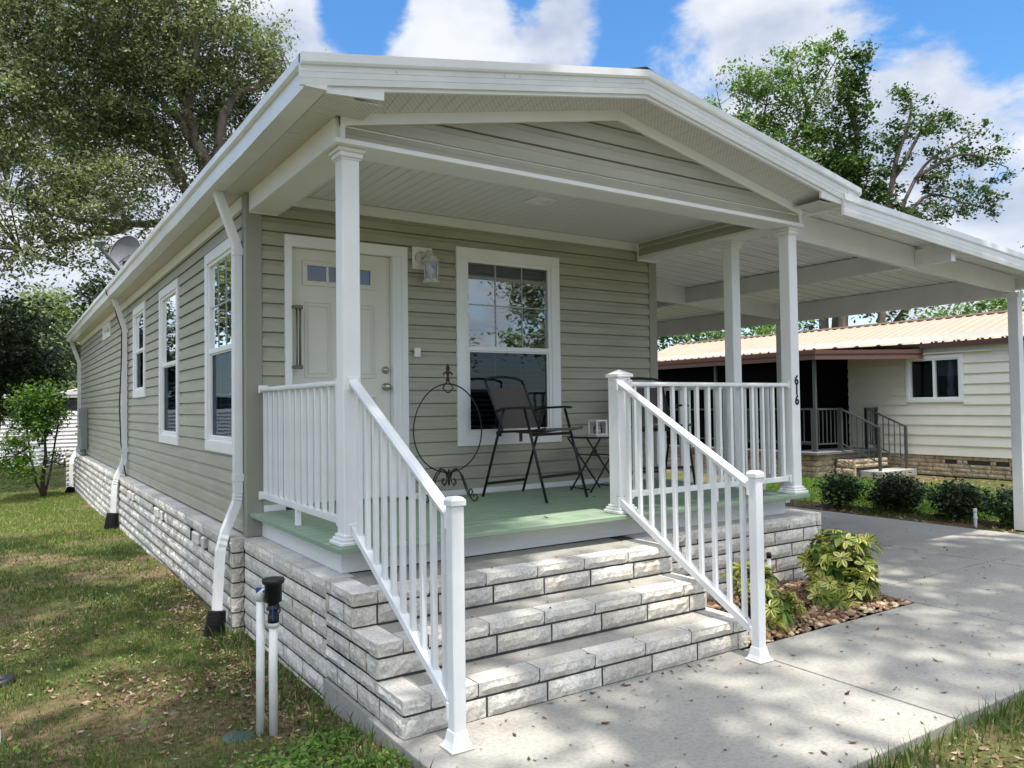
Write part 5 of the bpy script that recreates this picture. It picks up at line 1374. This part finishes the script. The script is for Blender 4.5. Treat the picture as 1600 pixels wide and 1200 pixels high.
OAK_L = [[(3.75, 19.51, -.4), (3.6, 19.5, 4.0), (3.58, 19.48, 7.47), (3.33, 19.59, 8.99), (2.85, 19.88, 10.04), (2.06, 20.37, 10.91), (1.1, 20.98, 11.68)],
 [(3.66, 19.47, 5.14), (2.78, 19.98, 8.43), (1.66, 20.67, 9.59), (0.95, 21.12, 10.45)],
 [(3.66, 19.48, 4.76), (3.02, 19.86, 7.0), (1.44, 20.9, 7.13), (-0.31, 21.5, 7.25), (-1.58, 21.8, 7.65)],
 [(3.33, 19.59, 8.99), (2.85, 19.86, 10.52), (2.73, 19.87, 12.61), (2.6, 19.92, 13.75), (2.52, 19.94, 14.89)],
 [(2.85, 19.86, 10.52), (3.08, 19.64, 12.6), (3.0, 19.66, 13.74)],
 [(1.44, 20.9, 7.13), (0.17, 20.7, 6.58), (-1.25, 20.7, 6.03)],
 [(3.58, 19.48, 7.47), (3.8, 19.24, 10.31), (4.91, 18.9, 11.44), (6.18, 18.9, 11.8)],
 [(2.78, 19.98, 8.43), (1.42, 20.3, 10.92), (-0.8, 20.5, 11.52), (-2.71, 21, 12.31)],
 [(1.66, 20.67, 9.59), (-0.16, 20.9, 10.19), (-1.75, 21, 10.02)]]
make_tree('oak_tree', 'huge live oak arching over the far end of the house roof', 'tree', OAK_L, OAK_B, 'leaf_oak', .105, 14, 112, .24, 5, r0=.36, shell=.15)

RA = [(24.83, 14.83, 15.09, 1.15, 0.97), (23.87, 15.5, 13.83, 1.41, 1.15), (23.24, 15.97, 12.3, 1.54, 1.02), (24.52, 15.13, 12.16, 1.41, 1.41), (21.39, 15.96, 13.21, 0.64, 0.54), (25.37, 14.53, 13.42, 1.15, 1.28), (26.0, 14.04, 15.71, 0.67, 0.56), (24.74, 15.04, 10.49, 1.79, 1.28), (25.81, 14.32, 11.24, 0.77, 1.28), (21.61, 15.88, 11.23, 0.74, 0.74), (23.01, 16.04, 14.61, 0.64, 0.64), (26.22, 13.94, 14.3, 0.46, 0.77)]
RB = [(25.94, 12.92, 14.75, 0.69, 0.62), (25.63, 13.15, 13.64, 0.59, 0.99), (25.74, 13.12, 12.4, 0.79, 1.11), (25.64, 13.24, 10.92, 0.94, 1.36), (26.06, 13.0, 9.67, 1.11, 1.24), (25.33, 13.42, 11.54, 0.45, 0.99)]
RC = [(26.63, 11.33, 12.73, 0.67, 0.38), (26.22, 11.59, 13.1, 0.24, 0.19), (27.03, 11.1, 11.89, 1.32, 0.6), (26.23, 11.65, 11.06, 0.72, 0.96), (25.94, 11.89, 9.63, 0.6, 0.84), (27.63, 10.69, 12.12, 0.72, 0.36), (28.03, 10.47, 10.8, 0.96, 0.6), (28.63, 10.05, 11.62, 0.67, 0.38), (28.93, 9.88, 10.9, 0.96, 0.53), (29.44, 9.57, 10.06, 0.53, 0.29), (27.24, 11.03, 9.73, 0.84, 0.48), (28.24, 10.39, 9.12, 1.2, 0.53), (29.04, 9.87, 8.75, 0.67, 0.67), (26.64, 11.46, 8.66, 0.96, 0.6), (27.64, 10.8, 8.53, 1.2, 0.34)]
LA = [[(25.74, 14.67, -.2), (25.77, 14.55, 4.85), (25.5, 14.64, 7.41), (24.53, 15.17, 10.75), (25.2, 14.65, 13.17), (26.22, 13.91, 15.45)],
      [(25.5, 14.64, 7.41), (23.99, 15.55, 9.99), (23.66, 15.69, 12.3), (23.98, 15.42, 14.34)], [(24.53, 15.17, 10.75), (22.6, 16.0, 11.8), (21.84, 16.2, 13.3)], [(25.2, 14.65, 13.17), (24.83, 14.83, 15.09)]]
LB = [[(25.37, 13.71, -.2), (25.56, 13.45, 5.97), (25.65, 13.27, 9.68), (25.85, 13.07, 11.9), (25.63, 13.16, 13.39), (26.04, 12.84, 14.87)]]
LC = [[(25.77, 12.25, -.2), (25.85, 12.05, 6.52), (26.14, 11.75, 9.87), (26.63, 11.35, 12.01), (26.72, 11.26, 12.97)], [(25.85, 12.05, 6.52), (26.84, 11.29, 9.86), (28.03, 10.46, 11.15), (28.83, 9.92, 11.62)],
      [(26.84, 11.29, 9.86), (28.23, 10.34, 10.79), (29.74, 9.37, 10.24)], [(25.85, 12.05, 6.52), (27.04, 11.18, 9.14), (28.24, 10.39, 9.0), (29.24, 9.75, 8.62)], [(26.14, 11.75, 9.87), (27.23, 10.96, 12.0), (27.93, 10.49, 12.23)]]
make_tree('leafy_tree', 'bright green round crowned tree rising above the roof peak on the right', 'tree', LA, RA, 'leaf_maple', .125, 13, 90, .21, 21, r0=.22, shell=.2, aspect=.6)
make_tree('vine_covered_tree', 'narrow tree trunk wrapped in dark vines between two spreading trees', 'tree', LB, RB, 'leaf_ivy', .14, 30, 60, .19, 22, r0=.22, shell=.1, aspect=.7)
make_tree('sparse_tree', 'sparse tree with bare grey limbs spreading over the carport roof', 'tree', LC, RC, 'leaf_ivy', .12, 22, 52, .15, 23, r0=.17, shell=.1, aspect=.65)
# lower woodland seen under the carport roof and beyond the neighbour's ridge
rngt = random.Random(4)
def bushy(name, label, cat, base, blobs, leaf, size, dens, per, sig, seed, r0=.15, group=None, bark='darkbark', limbs=None, twigs=False):
    limbs = limbs or [[base, tuple(Vector(base)*.5+Vector(blobs[0][:3])*.5), blobs[0][:3]]]+[[tuple(Vector(base)*.6+Vector(blobs[0][:3])*.4), b[:3]] for b in blobs[1:4]]
    return make_tree(name, label, cat, limbs, blobs, leaf, size, dens, per, sig, seed, r0=r0, bark=bark, group=group, twigs=twigs, base=base)
G2 = 'trees behind the cream house'
bushy('woodland_tree', 'dark green tree seen low between house corner and middle porch post', 'tree', (20.4, 17.4, -.2), [(20.19, 17.04, 4.0, 1.4, .9), (19.0, 17.9, 4.0, 1.2, .7), (21.2, 16.8, 3.8, 1.2, .9)], 'leaf_ivy', .2, 18, 24, .3, 31, .2, G2)
bushy('woodland_tree', 'green tree seen low between the two right porch posts', 'tree', (22.6, 15.6, -.2), [(22.67, 15.4, 4.1, 1.5, .85), (20.86, 15.6, 3.8, 1.3, .8), (24.0, 14.9, 4.3, 1.1, .7)], 'leaf_maple', .2, 18, 24, .3, 32, .2, G2)
bushy('woodland_tree', 'thick trunked tree just right of the numbered porch post', 'tree', (26.0, 14.2, -.2), [(26.5, 15.26, 4.9, 1.1, .6), (26.9, 13.0, 5.3, 1.2, .5), (28.0, 12.12, 5.0, 1.0, .4)], 'leaf_ivy', .2, 16, 20, .3, 33, .45, G2, limbs=[[(26.0, 14.2, -.2), (26.0, 14.2, 4), (26.2, 14.3, 7)], [(26.6, 13.2, 3.0), (27.6, 12.3, 5.0), (28.6, 11.6, 6.6)]])
bushy('woodland_tree', 'bright bush topped tree beside the far carport post', 'tree', (26.6, 9.6, -.2), [(26.38, 9.36, 4.75, 1.5, .6), (26.24, 8.1, 4.7, 1.0, .55), (27.5, 10.6, 4.6, 1.2, .5)], 'leaf_maple', .18, 20, 24, .28, 34, .2, G2)
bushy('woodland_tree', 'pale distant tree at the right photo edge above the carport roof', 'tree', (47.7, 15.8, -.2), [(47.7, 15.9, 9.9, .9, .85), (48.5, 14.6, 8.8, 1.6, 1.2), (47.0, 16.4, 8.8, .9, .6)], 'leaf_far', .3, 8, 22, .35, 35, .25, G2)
# left background
bushy('shade_tree', 'dark leaved tree at the left photo edge in front of the white house', 'tree', (-2.1, 24.4, -.5), [(-1.31, 24.0, 4.44, .89, .99), (-1.56, 24.2, 3.06, 1.19, 1.19), (-.69, 24.84, 2.69, .93, 1.03), (-1.03, 25.1, 1.7, 1.0, .5), (-2.5, 23.52, 3.39, 1.14, 1.71)], 'leaf_dark', .14, 44, 60, .25, 41, .18)
G3 = 'pale trees beyond the white house'
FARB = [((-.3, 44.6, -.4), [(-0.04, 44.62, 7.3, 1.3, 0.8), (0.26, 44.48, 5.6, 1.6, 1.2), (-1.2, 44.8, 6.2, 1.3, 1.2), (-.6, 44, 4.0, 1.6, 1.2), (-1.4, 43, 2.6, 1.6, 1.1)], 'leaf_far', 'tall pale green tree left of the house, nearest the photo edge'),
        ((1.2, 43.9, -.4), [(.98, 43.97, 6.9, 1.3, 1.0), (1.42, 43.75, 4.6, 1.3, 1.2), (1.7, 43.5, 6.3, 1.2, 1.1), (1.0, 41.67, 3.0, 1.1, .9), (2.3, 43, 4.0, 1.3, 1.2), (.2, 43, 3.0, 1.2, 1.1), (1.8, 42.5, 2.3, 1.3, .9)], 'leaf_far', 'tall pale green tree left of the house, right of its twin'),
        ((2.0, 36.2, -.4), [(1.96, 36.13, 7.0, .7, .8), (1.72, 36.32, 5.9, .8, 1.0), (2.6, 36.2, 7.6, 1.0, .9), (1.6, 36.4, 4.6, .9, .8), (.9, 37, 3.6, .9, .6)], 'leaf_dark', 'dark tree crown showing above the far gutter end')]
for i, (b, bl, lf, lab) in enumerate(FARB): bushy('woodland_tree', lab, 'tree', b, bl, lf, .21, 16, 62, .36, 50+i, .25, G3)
SHB = [(-1.14, 16.79, 1.65, .45, .42), (-.83, 16.58, 1.79, .42, .37), (-1.02, 16.72, 1.28, .52, .37), (-1.28, 16.3, 1.0, .43, .36), (-.77, 16.56, 1.35, .37, .3), (-1.4, 15.8, .3, .39, .31), (-.96, 16.66, 2.09, .37, .22), (-1.15, 16.23, .5, .36, .29), (-.57, 16.65, 1.72, .23, .3), (-1.7, 15.99, .6, .21, .28)]
make_tree('crepe_myrtle', 'multi stemmed bright green shrub on the lawn near the far house corner', 'shrub', [[(-.85, 16.6, -.42), (-.85, 16.6, .6), (-.8, 16.6, 1.6)], [(-.87, 16.6, -.4), (-1.1, 16.6, .5), (-1.2, 16.7, 1.5)], [(-.83, 16.6, -.4), (-.65, 16.6, .7), (-.55, 16.6, 1.6)]], SHB, 'leaf_lime', .08, 260, 34, .12, 61, r0=.06, bark='darkbark', shell=.3)
bushy('garden_shrub', 'small dark shrub at the foot of the white house', 'shrub', (.2, 27.5, -.45), [(.2, 27.5, -.1, .5, .3), (-.3, 27.6, -.15, .4, .25)], 'leaf_dark', .1, 200, 16, .12, 62, .03)
# trees out of frame: they shade the yard and show in the window panes
SHX = []
def canopy(name, label, base, h, spread, n, leaf, seed, dens, per, r0=.25, sz=.22, off=(0, 0)):
    rg = random.Random(seed); bl = []
    for i in range(n):
        a = rg.uniform(0, 6.28); r = spread*math.sqrt(rg.random()); bl.append((base[0]+off[0]+r*math.cos(a), base[1]+off[1]+r*math.sin(a), h+rg.uniform(-1.4, 1.6), rg.uniform(.45, 1.15), rg.uniform(.3, .7)))
    limbs = [[base, (base[0], base[1], h*.5), (base[0]+off[0]*.8+.3, base[1]+off[1]*.8, h)]]+[[(base[0], base[1], h*.55), b[:3]] for b in bl[:12]]
    make_tree(name, label, 'tree', limbs, bl, leaf, sz, dens, per, .26, seed, r0=r0, shell=.1, base=base, twigs=False)
canopy('yard_tree', 'tall yard tree in front of the porch, out of the picture, dappling the walk', (1.8, -6.9, -.1), 12.5, 6.4, 80, 'leaf_oak', 71, 26, 22)
canopy('yard_tree', 'yard tree behind the left lawn viewpoint, out of the picture, shading the grass', (-4.2, -5.6, -.1), 9.5, 4.2, 20, 'leaf_oak', 75, 26, 22)
canopy('yard_tree', 'yard tree left of the house, out of the picture, shading the lawn', (-5.2, 0.5, -.2), 10.5, 3.6, 20, 'leaf_oak', 72, 26, 22, off=(1.6, 1.8))
canopy('yard_tree', 'yard tree further back left of the house, out of the picture', (-3.9, 15.5, -.3), 4.7, 1.6, 30, 'leaf_oak', 73, 30, 44, sz=.14)
canopy('yard_tree', 'yard tree beyond the driveway, out of the picture, dappling the drive', (10.6, -6.8, -.1), 11.0, 4.2, 36, 'leaf_oak', 74, 26, 22, off=(-3.4, 3.4))
for i, (x, y, s, lab) in enumerate(((17.0, -28, .5, 'low round tree across the street, reflected at the bottom left of the upper front pane'), (25.5, -27, 1.0, 'tall leafy tree across the street, reflected in the right of the front window'))):
    rg = random.Random(82+i)
    bl = [(x+rg.uniform(-3.4, 3.4)*s, y+rg.uniform(-2, 2)*s, 2.5+rg.uniform(0, 7)*s, rg.uniform(1.2, 2.0)*s, rg.uniform(.9, 1.5)*s) for _ in range(14)]
    make_tree('street_tree', lab, 'tree', [[(x, y, -.1), (x, y, 5*s)]], bl, 'leaf_oak', .24, 5, 60, .45, 82+i, r0=.3, twigs=False)

# --- hedge shrubs along the drive
G4 = 'clipped shrubs along the driveway'
HB = [((8.98, 2.75), .40, .50, 'leafy hedge shrub nearest the numbered porch post', 'leaf_box'), ((9.15, 1.95), .47, .60, 'dark rounded hedge shrub, largest of the row', 'leaf_dark'), ((9.10, 1.05), .44, .52, 'dark rounded hedge shrub left of the small white riser', 'leaf_dark'), ((9.02, .30), .38, .50, 'hedge shrub beside the far carport post', 'leaf_box')]
for i, ((x, y), r, h, lab, lf) in enumerate(HB):
    rg = random.Random(90+i)
    bl = [(x+rg.uniform(-.5, .5)*r, y+rg.uniform(-.5, .5)*r, h*rg.uniform(.22, .72), r*rg.uniform(.45, .75), h*rg.uniform(.22, .34)) for _ in range(5)]
    r *= .88; bl += [(x, y, h*.47, r*.88, h*.45)]
    make_tree('hedge_shrub', lab, 'shrub', [[(x, y, -.02), (x, y, h*.5)], [(x, y, 0), (x+.15, y+.1, h*.6)], [(x, y, 0), (x-.15, y-.1, h*.6)]], bl, lf, .046, 2300, 24, .05, 90+i, r0=.02, bark='darkbark', group=G4, twigs=False, shell=.5)

# --- variegated plants in the pebble bed
def schefflera(name, label, base, blobs, n, seed, L_=.125):
    rg = np.random.default_rng(seed); t = thing(name, label, 'shrub', base, group='variegated shrubs in the pebble bed')
    st = MB(); V = []; F = []; mi = []
    w = np.array([b[3]**2*b[4] for b in blobs]); w = w/w.sum()
    for k in range(n):
        b = blobs[rg.choice(len(blobs), p=w)]
        c = in_blob(b, 1, rg, .55)[0]
        out = c-np.array([base[0], base[1], base[2]+.1]); out /= np.linalg.norm(out)
        ax = out*.75+np.array([0, 0, .6])+rg.normal(size=3)*.42; ax /= np.linalg.norm(ax)
        if k % 3 == 0: st.tube([(base[0]+rg.normal()*.05, base[1]+rg.normal()*.05, base[2]), tuple((np.array(base)+c)/2+rg.normal(size=3)*.03), tuple(c)], [.008, .006, .003], 5)
        e1 = np.cross(ax, [0.3, 0.5, .8]); e1 /= np.linalg.norm(e1); e2 = np.cross(ax, e1)
        dk = rg.random() < .22
        m = rg.integers(6, 9); ln = L_*rg.uniform(.65, 1.25); droop = rg.uniform(.1, .7)
        for q in range(m):
            a = 2*math.pi*q/m+rg.uniform(-.2, .2); d = e1*math.cos(a)+e2*math.sin(a)
            dirv = d+ax*rg.uniform(-.1, .35); dirv /= np.linalg.norm(dirv); sd = np.cross(dirv, ax); sd /= np.linalg.norm(sd); up = np.cross(sd, dirv)
            o = len(V); l = ln*rg.uniform(.75, 1.1); wd = l*.46
            prof = [(.10, .04), (.32, .75), (.60, 1.0), (.84, .66), (1.0, .04)]
            for f, ww in prof:
                cen = c+dirv*l*f-np.array([0, 0, 1])*droop*l*f*f*.6
                V += [cen-sd*wd*.5*ww+up*.10*wd*ww, cen-sd*wd*.13*ww, cen+sd*wd*.13*ww, cen+sd*wd*.5*ww+up*.10*wd*ww]
            for j in range(4):
                r_ = o+j*4
                for s_, mm in ((0, 0), (1, 1), (2, 0)): F.append((r_+s_, r_+s_+1, r_+s_+5, r_+s_+4)); mi.append(1 if dk else mm)
    st.build('stem', M['darkbark'], t)
    npmesh('foliage', np.array(V), np.array(F), [M['leaf_schef'], M['leaf_scheg']], t, np.array(mi))
schefflera('variegated_shrub', 'large yellow green variegated shrub at the corner of the pebble bed', (4.05, -.55, 0), [(4.05, -.57, .33, .27, .20), (3.86, -.57, .18, .16, .15), (4.28, -.62, .36, .13, .17), (4.18, -.66, .15, .16, .17), (3.83, -.49, .33, .12, .11), (4.1, -.5, .44, .17, .12), (3.84, -.66, .09, .2, .07)], 150, 101, .105)
schefflera('variegated_shrub', 'smaller variegated shrub behind the bed side stair handrail', (2.97, -.56, 0), [(3.0, -.56, .25, .16, .16), (2.92, -.79, .10, .14, .09), (2.97, -.48, .31, .13, .11), (3.1, -.75, .12, .12, .09)], 70, 102, .10)

# --- pebbles
def pebbles():
    rg = np.random.default_rng(5); n = 3200
    base = np.array([(0, 0, 1), (.9, 0, .1), (.3, .85, .1), (-.75, .5, .1), (-.7, -.6, .1), (.35, -.85, .1), (.4, .3, .75), (-.45, .1, .75), (.05, -.5, .72), (0, 0, -.6)], float)
    tri = [(0, 6, 7), (0, 7, 8), (0, 8, 6), (6, 1, 2), (6, 2, 7), (7, 2, 3), (7, 3, 4), (7, 4, 8), (8, 4, 5), (8, 5, 1), (8, 1, 6), (1, 9, 2), (2, 9, 3), (3, 9, 4), (4, 9, 5), (5, 9, 1)]
    x = rg.uniform(2.46, 4.40, n); y = rg.uniform(-.975, .02, n); s = rg.gamma(4, .0044, n).clip(.008, .042)
    th = rg.uniform(0, 6.28, n); q = base[None]*np.stack([s*rg.uniform(.9, 1.6, n), s*rg.uniform(.7, 1.1, n), s*rg.uniform(.5, .8, n)], -1)[:, None]
    q = q*(1+.12*rg.normal(size=q.shape)); c, s_ = np.cos(th)[:, None], np.sin(th)[:, None]
    V = np.stack([q[..., 0]*c-q[..., 1]*s_+x[:, None], q[..., 0]*s_+q[..., 1]*c+y[:, None], q[..., 2]+(-.004+.012*rg.random(n))[:, None]], -1).reshape(-1, 3)
    F = (np.array(tri)[None]+(np.arange(n)*10)[:, None, None]).reshape(-1, 3)
    tag(npmesh('pebbles', V, F, M['rock'], smooth=True), 'tan and brown river pebbles filling the planting bed', 'pebbles', kind='stuff')
pebbles()

# --- grass and litter
def blades(name, xy, h, w, m, seed, label, lean=.5):
    rg = np.random.default_rng(seed); n = len(xy); z = gz(xy[:, 0], xy[:, 1])+.012*lump(xy[:, 0], xy[:, 1], 2.2, 3)-.008
    hh = h*rg.uniform(.5, 1.35, n); a = rg.uniform(0, 6.28, n); ln = lean*rg.random(n)*hh; b = rg.uniform(0, 6.28, n)
    P = np.stack([xy[:, 0], xy[:, 1], z], -1); sd = np.stack([np.cos(a), np.sin(a), 0*a], -1)*(w*rg.uniform(.6, 1.3, n))[:, None]*.5
    ld = np.stack([np.cos(b)*ln, np.sin(b)*ln, 0*b], -1); up = np.stack([0*a, 0*a, hh], -1)
    V = np.stack([P-sd, P+sd, P+ld*.35+up*.6+sd*.75, P+ld*.35+up*.6-sd*.75, P+ld+up], 1).reshape(-1, 3)
    o = np.arange(n)[:, None]*5
    F = np.concatenate([np.concatenate([o, o+1, o+2], 1), np.concatenate([o, o+2, o+3], 1), np.concatenate([o+3, o+2, o+4], 1)])
    return tag(npmesh(name, V, F, m), label, 'grass', kind='stuff')
def patch(x0, x1, y0, y1, n, seed, thr=0.0, s=1.1, ns=9, keep=.15):
    rg = np.random.default_rng(seed); x = rg.uniform(x0, x1, n); y = rg.uniform(y0, y1, n)
    v = lump(x, y, s, ns)+.5*lump(x, y, 3.5, ns+1); p = np.clip((v-thr)*2.2+.5, keep, 1)
    k = rg.random(n) < p; return np.stack([x[k], y[k]], -1)
left_ok = lambda a: a[(a[:, 0] < np.where(a[:, 1] < -.98, -.085, np.where(a[:, 1] < YW, -.075, -.16)))]
a = np.concatenate([left_ok(patch(-2.6, -.05, -1.9, 3.0, 95000, 201, -.15)), left_ok(patch(-1.3, -.05, -1.5, .3, 26000, 211, -.2))])
blades('grass', a, .034, .0052, M['grass'], 202, 'patchy lawn grass beside the steps', .9)
a = patch(-6.5, -2.6, -4.2, 3.5, 60000, 221, -.1)
blades('grass', a, .038, .008, M['grass'], 222, 'lawn grass further left of the steps', .9)
a = np.concatenate([left_ok(patch(-7, -.1, 8, 18, 100000, 204, -.4)), patch(-7, 1.5, 18, 29, 40000, 205, -.8)])
blades('grass', a, .045, .011, M['grass_sun'], 216, 'yellow green lawn grass beside the far half of the house', .9)
a = left_ok(patch(-4.5, -.1, 3.0, 9, 80000, 203, 0))
blades('grass', a, .042, .010, M['grass'], 206, 'lawn grass along the left side of the house', .9)
a = np.concatenate([patch(9.4, 13.2, -3, 6, 70000, 207, -.6), patch(8.75, 9.4, -3, 6, 5000, 208, 0.1)])
blades('grass', a, .045, .014, M['grass_bright'], 209, 'bright lawn in front of the cream house', .7)
a = patch(.6, 6.0, -4.0, -2.37, 24000, 210, -.1); a = a[(a[:, 0]+a[:, 1]*.2 > .4)]
blades('grass', a, .055, .008, M['grass'], 212, 'ragged grass at the walk edge, lower right corner', .9)
a = np.stack([np.random.default_rng(9).uniform(1.2, 4.4, 420), -2.40-np.abs(np.random.default_rng(10).normal(0, .05, 420))], -1)
blades('grass', a, .11, .008, M['grass'], 213, 'tall grass blades leaning over the walk edge', .6)
a = left_ok(np.stack([np.random.default_rng(19).uniform(-.30, -.08, 700), np.random.default_rng(20).uniform(-1.7, 2.0, 700)], -1))
blades('grass', a, .10, .010, M['grass'], 214, 'longer grass along the footing of the steps', .7)

def litter(name, xy, size, m, seed, label, z0=None, tilt=.35):
    rg = np.random.default_rng(seed); n = len(xy)
    z = (gz(xy[:, 0], xy[:, 1])+.012*lump(xy[:, 0], xy[:, 1], 2.2, 3)+.012 if z0 is None else np.full(n, z0)+.004)
    c = np.stack([xy[:, 0], xy[:, 1], z], -1); nr = rg.normal(size=(n, 3))*tilt; nr[:, 2] = 1; nr /= np.linalg.norm(nr, axis=1, keepdims=True)
    a = rg.normal(size=(n, 3)); a -= nr*(a*nr).sum(1, keepdims=True); a /= np.linalg.norm(a, axis=1, keepdims=True); b = np.cross(nr, a)
    s = (size*rg.uniform(.5, 1.5, n))[:, None]; asp = rg.uniform(.28, .5, n)[:, None]; cu = (rg.uniform(.05, .22, n))[:, None]*s
    V = np.stack([c-a*s*.5+nr*cu, c-b*s*asp*.5, c+b*s*asp*.5, c+a*s*.5+nr*cu*.6], 1).reshape(-1, 3)
    o = np.arange(n)[:, None]*4; F = np.concatenate([np.concatenate([o, o+1, o+2], 1), np.concatenate([o+1, o+3, o+2], 1)])
    return tag(npmesh(name, V, F, m), label, 'fallen leaves', kind='stuff')
rg = np.random.default_rng(300)
def clover(name, xy, size, seed, label):
    rg = np.random.default_rng(seed); n = len(xy)
    z = gz(xy[:, 0], xy[:, 1])+.012*lump(xy[:, 0], xy[:, 1], 2.2, 3)+rg.uniform(.01, .05, n)
    V, F = leaf_quads(np.stack([xy[:, 0], xy[:, 1], z], -1), size, rg, 1.6, .8)
    return tag(npmesh(name, V, F, M['grass_bright']), label, 'weeds', kind='stuff')
cc = np.concatenate([np.stack([rg.normal(x, s, k), rg.normal(y, s*.8, k)], -1) for x, y, s, k in ((-.55, -.75, .16, 900), (-.30, -1.05, .13, 800), (-.9, -.95, .12, 500), (-.25, -.55, .10, 450), (-1.3, -.7, .12, 300), (-.75, .5, .16, 90), (-1.1, 1.6, .2, 90), (-1.5, .2, .16, 90))])
clover('clover', left_ok(cc), .024, 299, 'low broad leaved weeds among the grass beside the steps')
rg = np.random.default_rng(301)
a = np.concatenate([left_ok(patch(-2.6, -.05, -1.8, 3, 9500, 302, .15, 1.6, 33, .10)), left_ok(patch(-4, -.1, 3, 10, 3600, 303, .2, 1.0, 34, .12)), left_ok(np.stack([-.06-np.abs(rg.normal(0, .22, 2600)), rg.uniform(-1.0, 4.0, 2600)], -1))])
litter('fallen_leaves', a, .038, M['litter'], 304, 'dry leaf litter scattered over the left lawn')
a = np.stack([rg.uniform(2.5, 4.4, 420), rg.uniform(-.97, 0, 420)], -1)
litter('fallen_leaves', a, .035, M['litter'], 333, 'dry leaves lying on the pebble bed', .03, .5)
a = patch(1.6, 5.5, -4, -2.42, 5200, 305, 0, 1.5, 35, .3)
litter('fallen_leaves', a, .032, M['litter'], 306, 'dry leaf litter in the lower right corner')
n = 230; a = np.stack([rg.uniform(-.03, 8.2, n), rg.uniform(-2.3, 2.2, n)], -1); a = a[(a[:, 1] < -1.0) | (a[:, 0] > 4.75)]
b = np.stack([rg.uniform(.3, 2.4, 26), -1.0-np.abs(rg.normal(0, .05, 26))], -1)
litter('fallen_leaves', np.concatenate([a, b]), .042, M['litter_dark'], 307, 'brown dead leaves lying on the concrete walk and drive', 0.0, .15)
n = 1300; a = np.stack([rg.uniform(-.03, 8.2, n), rg.uniform(-2.3, 2.2, n)], -1); a = a[(a[:, 1] < -1.0) | (a[:, 0] > 4.75)]
litter('fallen_debris', a, .022, M['litter_dark'], 308, 'small seeds and twigs on the concrete', 0.0, .1)
for z, y0, y1, k in ((.1855, -.95, -.66, 22), (.381, -.64, -.34, 18), (.575, -.32, .16, 16)):
    a = np.stack([rg.uniform(.2, 2.3, k), rg.uniform(y0, y1, k)], -1)
    litter('fallen_leaves', a, .028, M['litter_dark'], 309+k, 'brown dead leaves on the %s step tread' % {22: 'lowest', 18: 'middle', 16: 'top'}[k], z, .15)
a = np.stack([rg.uniform(.4, 3.6, 16), rg.uniform(.25, 1.8, 16)], -1)
litter('fallen_leaves', a, .04, M['litter_dark'], 330, 'a few dead leaves on the green porch deck', D, .15)
a = np.concatenate([np.stack([rg.uniform(8.45, 9.3, 900), rg.uniform(-1, 4.5, 900)], -1), np.stack([rg.uniform(12.2, 14.7, 800), rg.uniform(-1, 5.6, 800)], -1)])
litter('fallen_leaves', a, .06, M['litter'], 331, 'brown mulch and leaves below the hedge row', None)
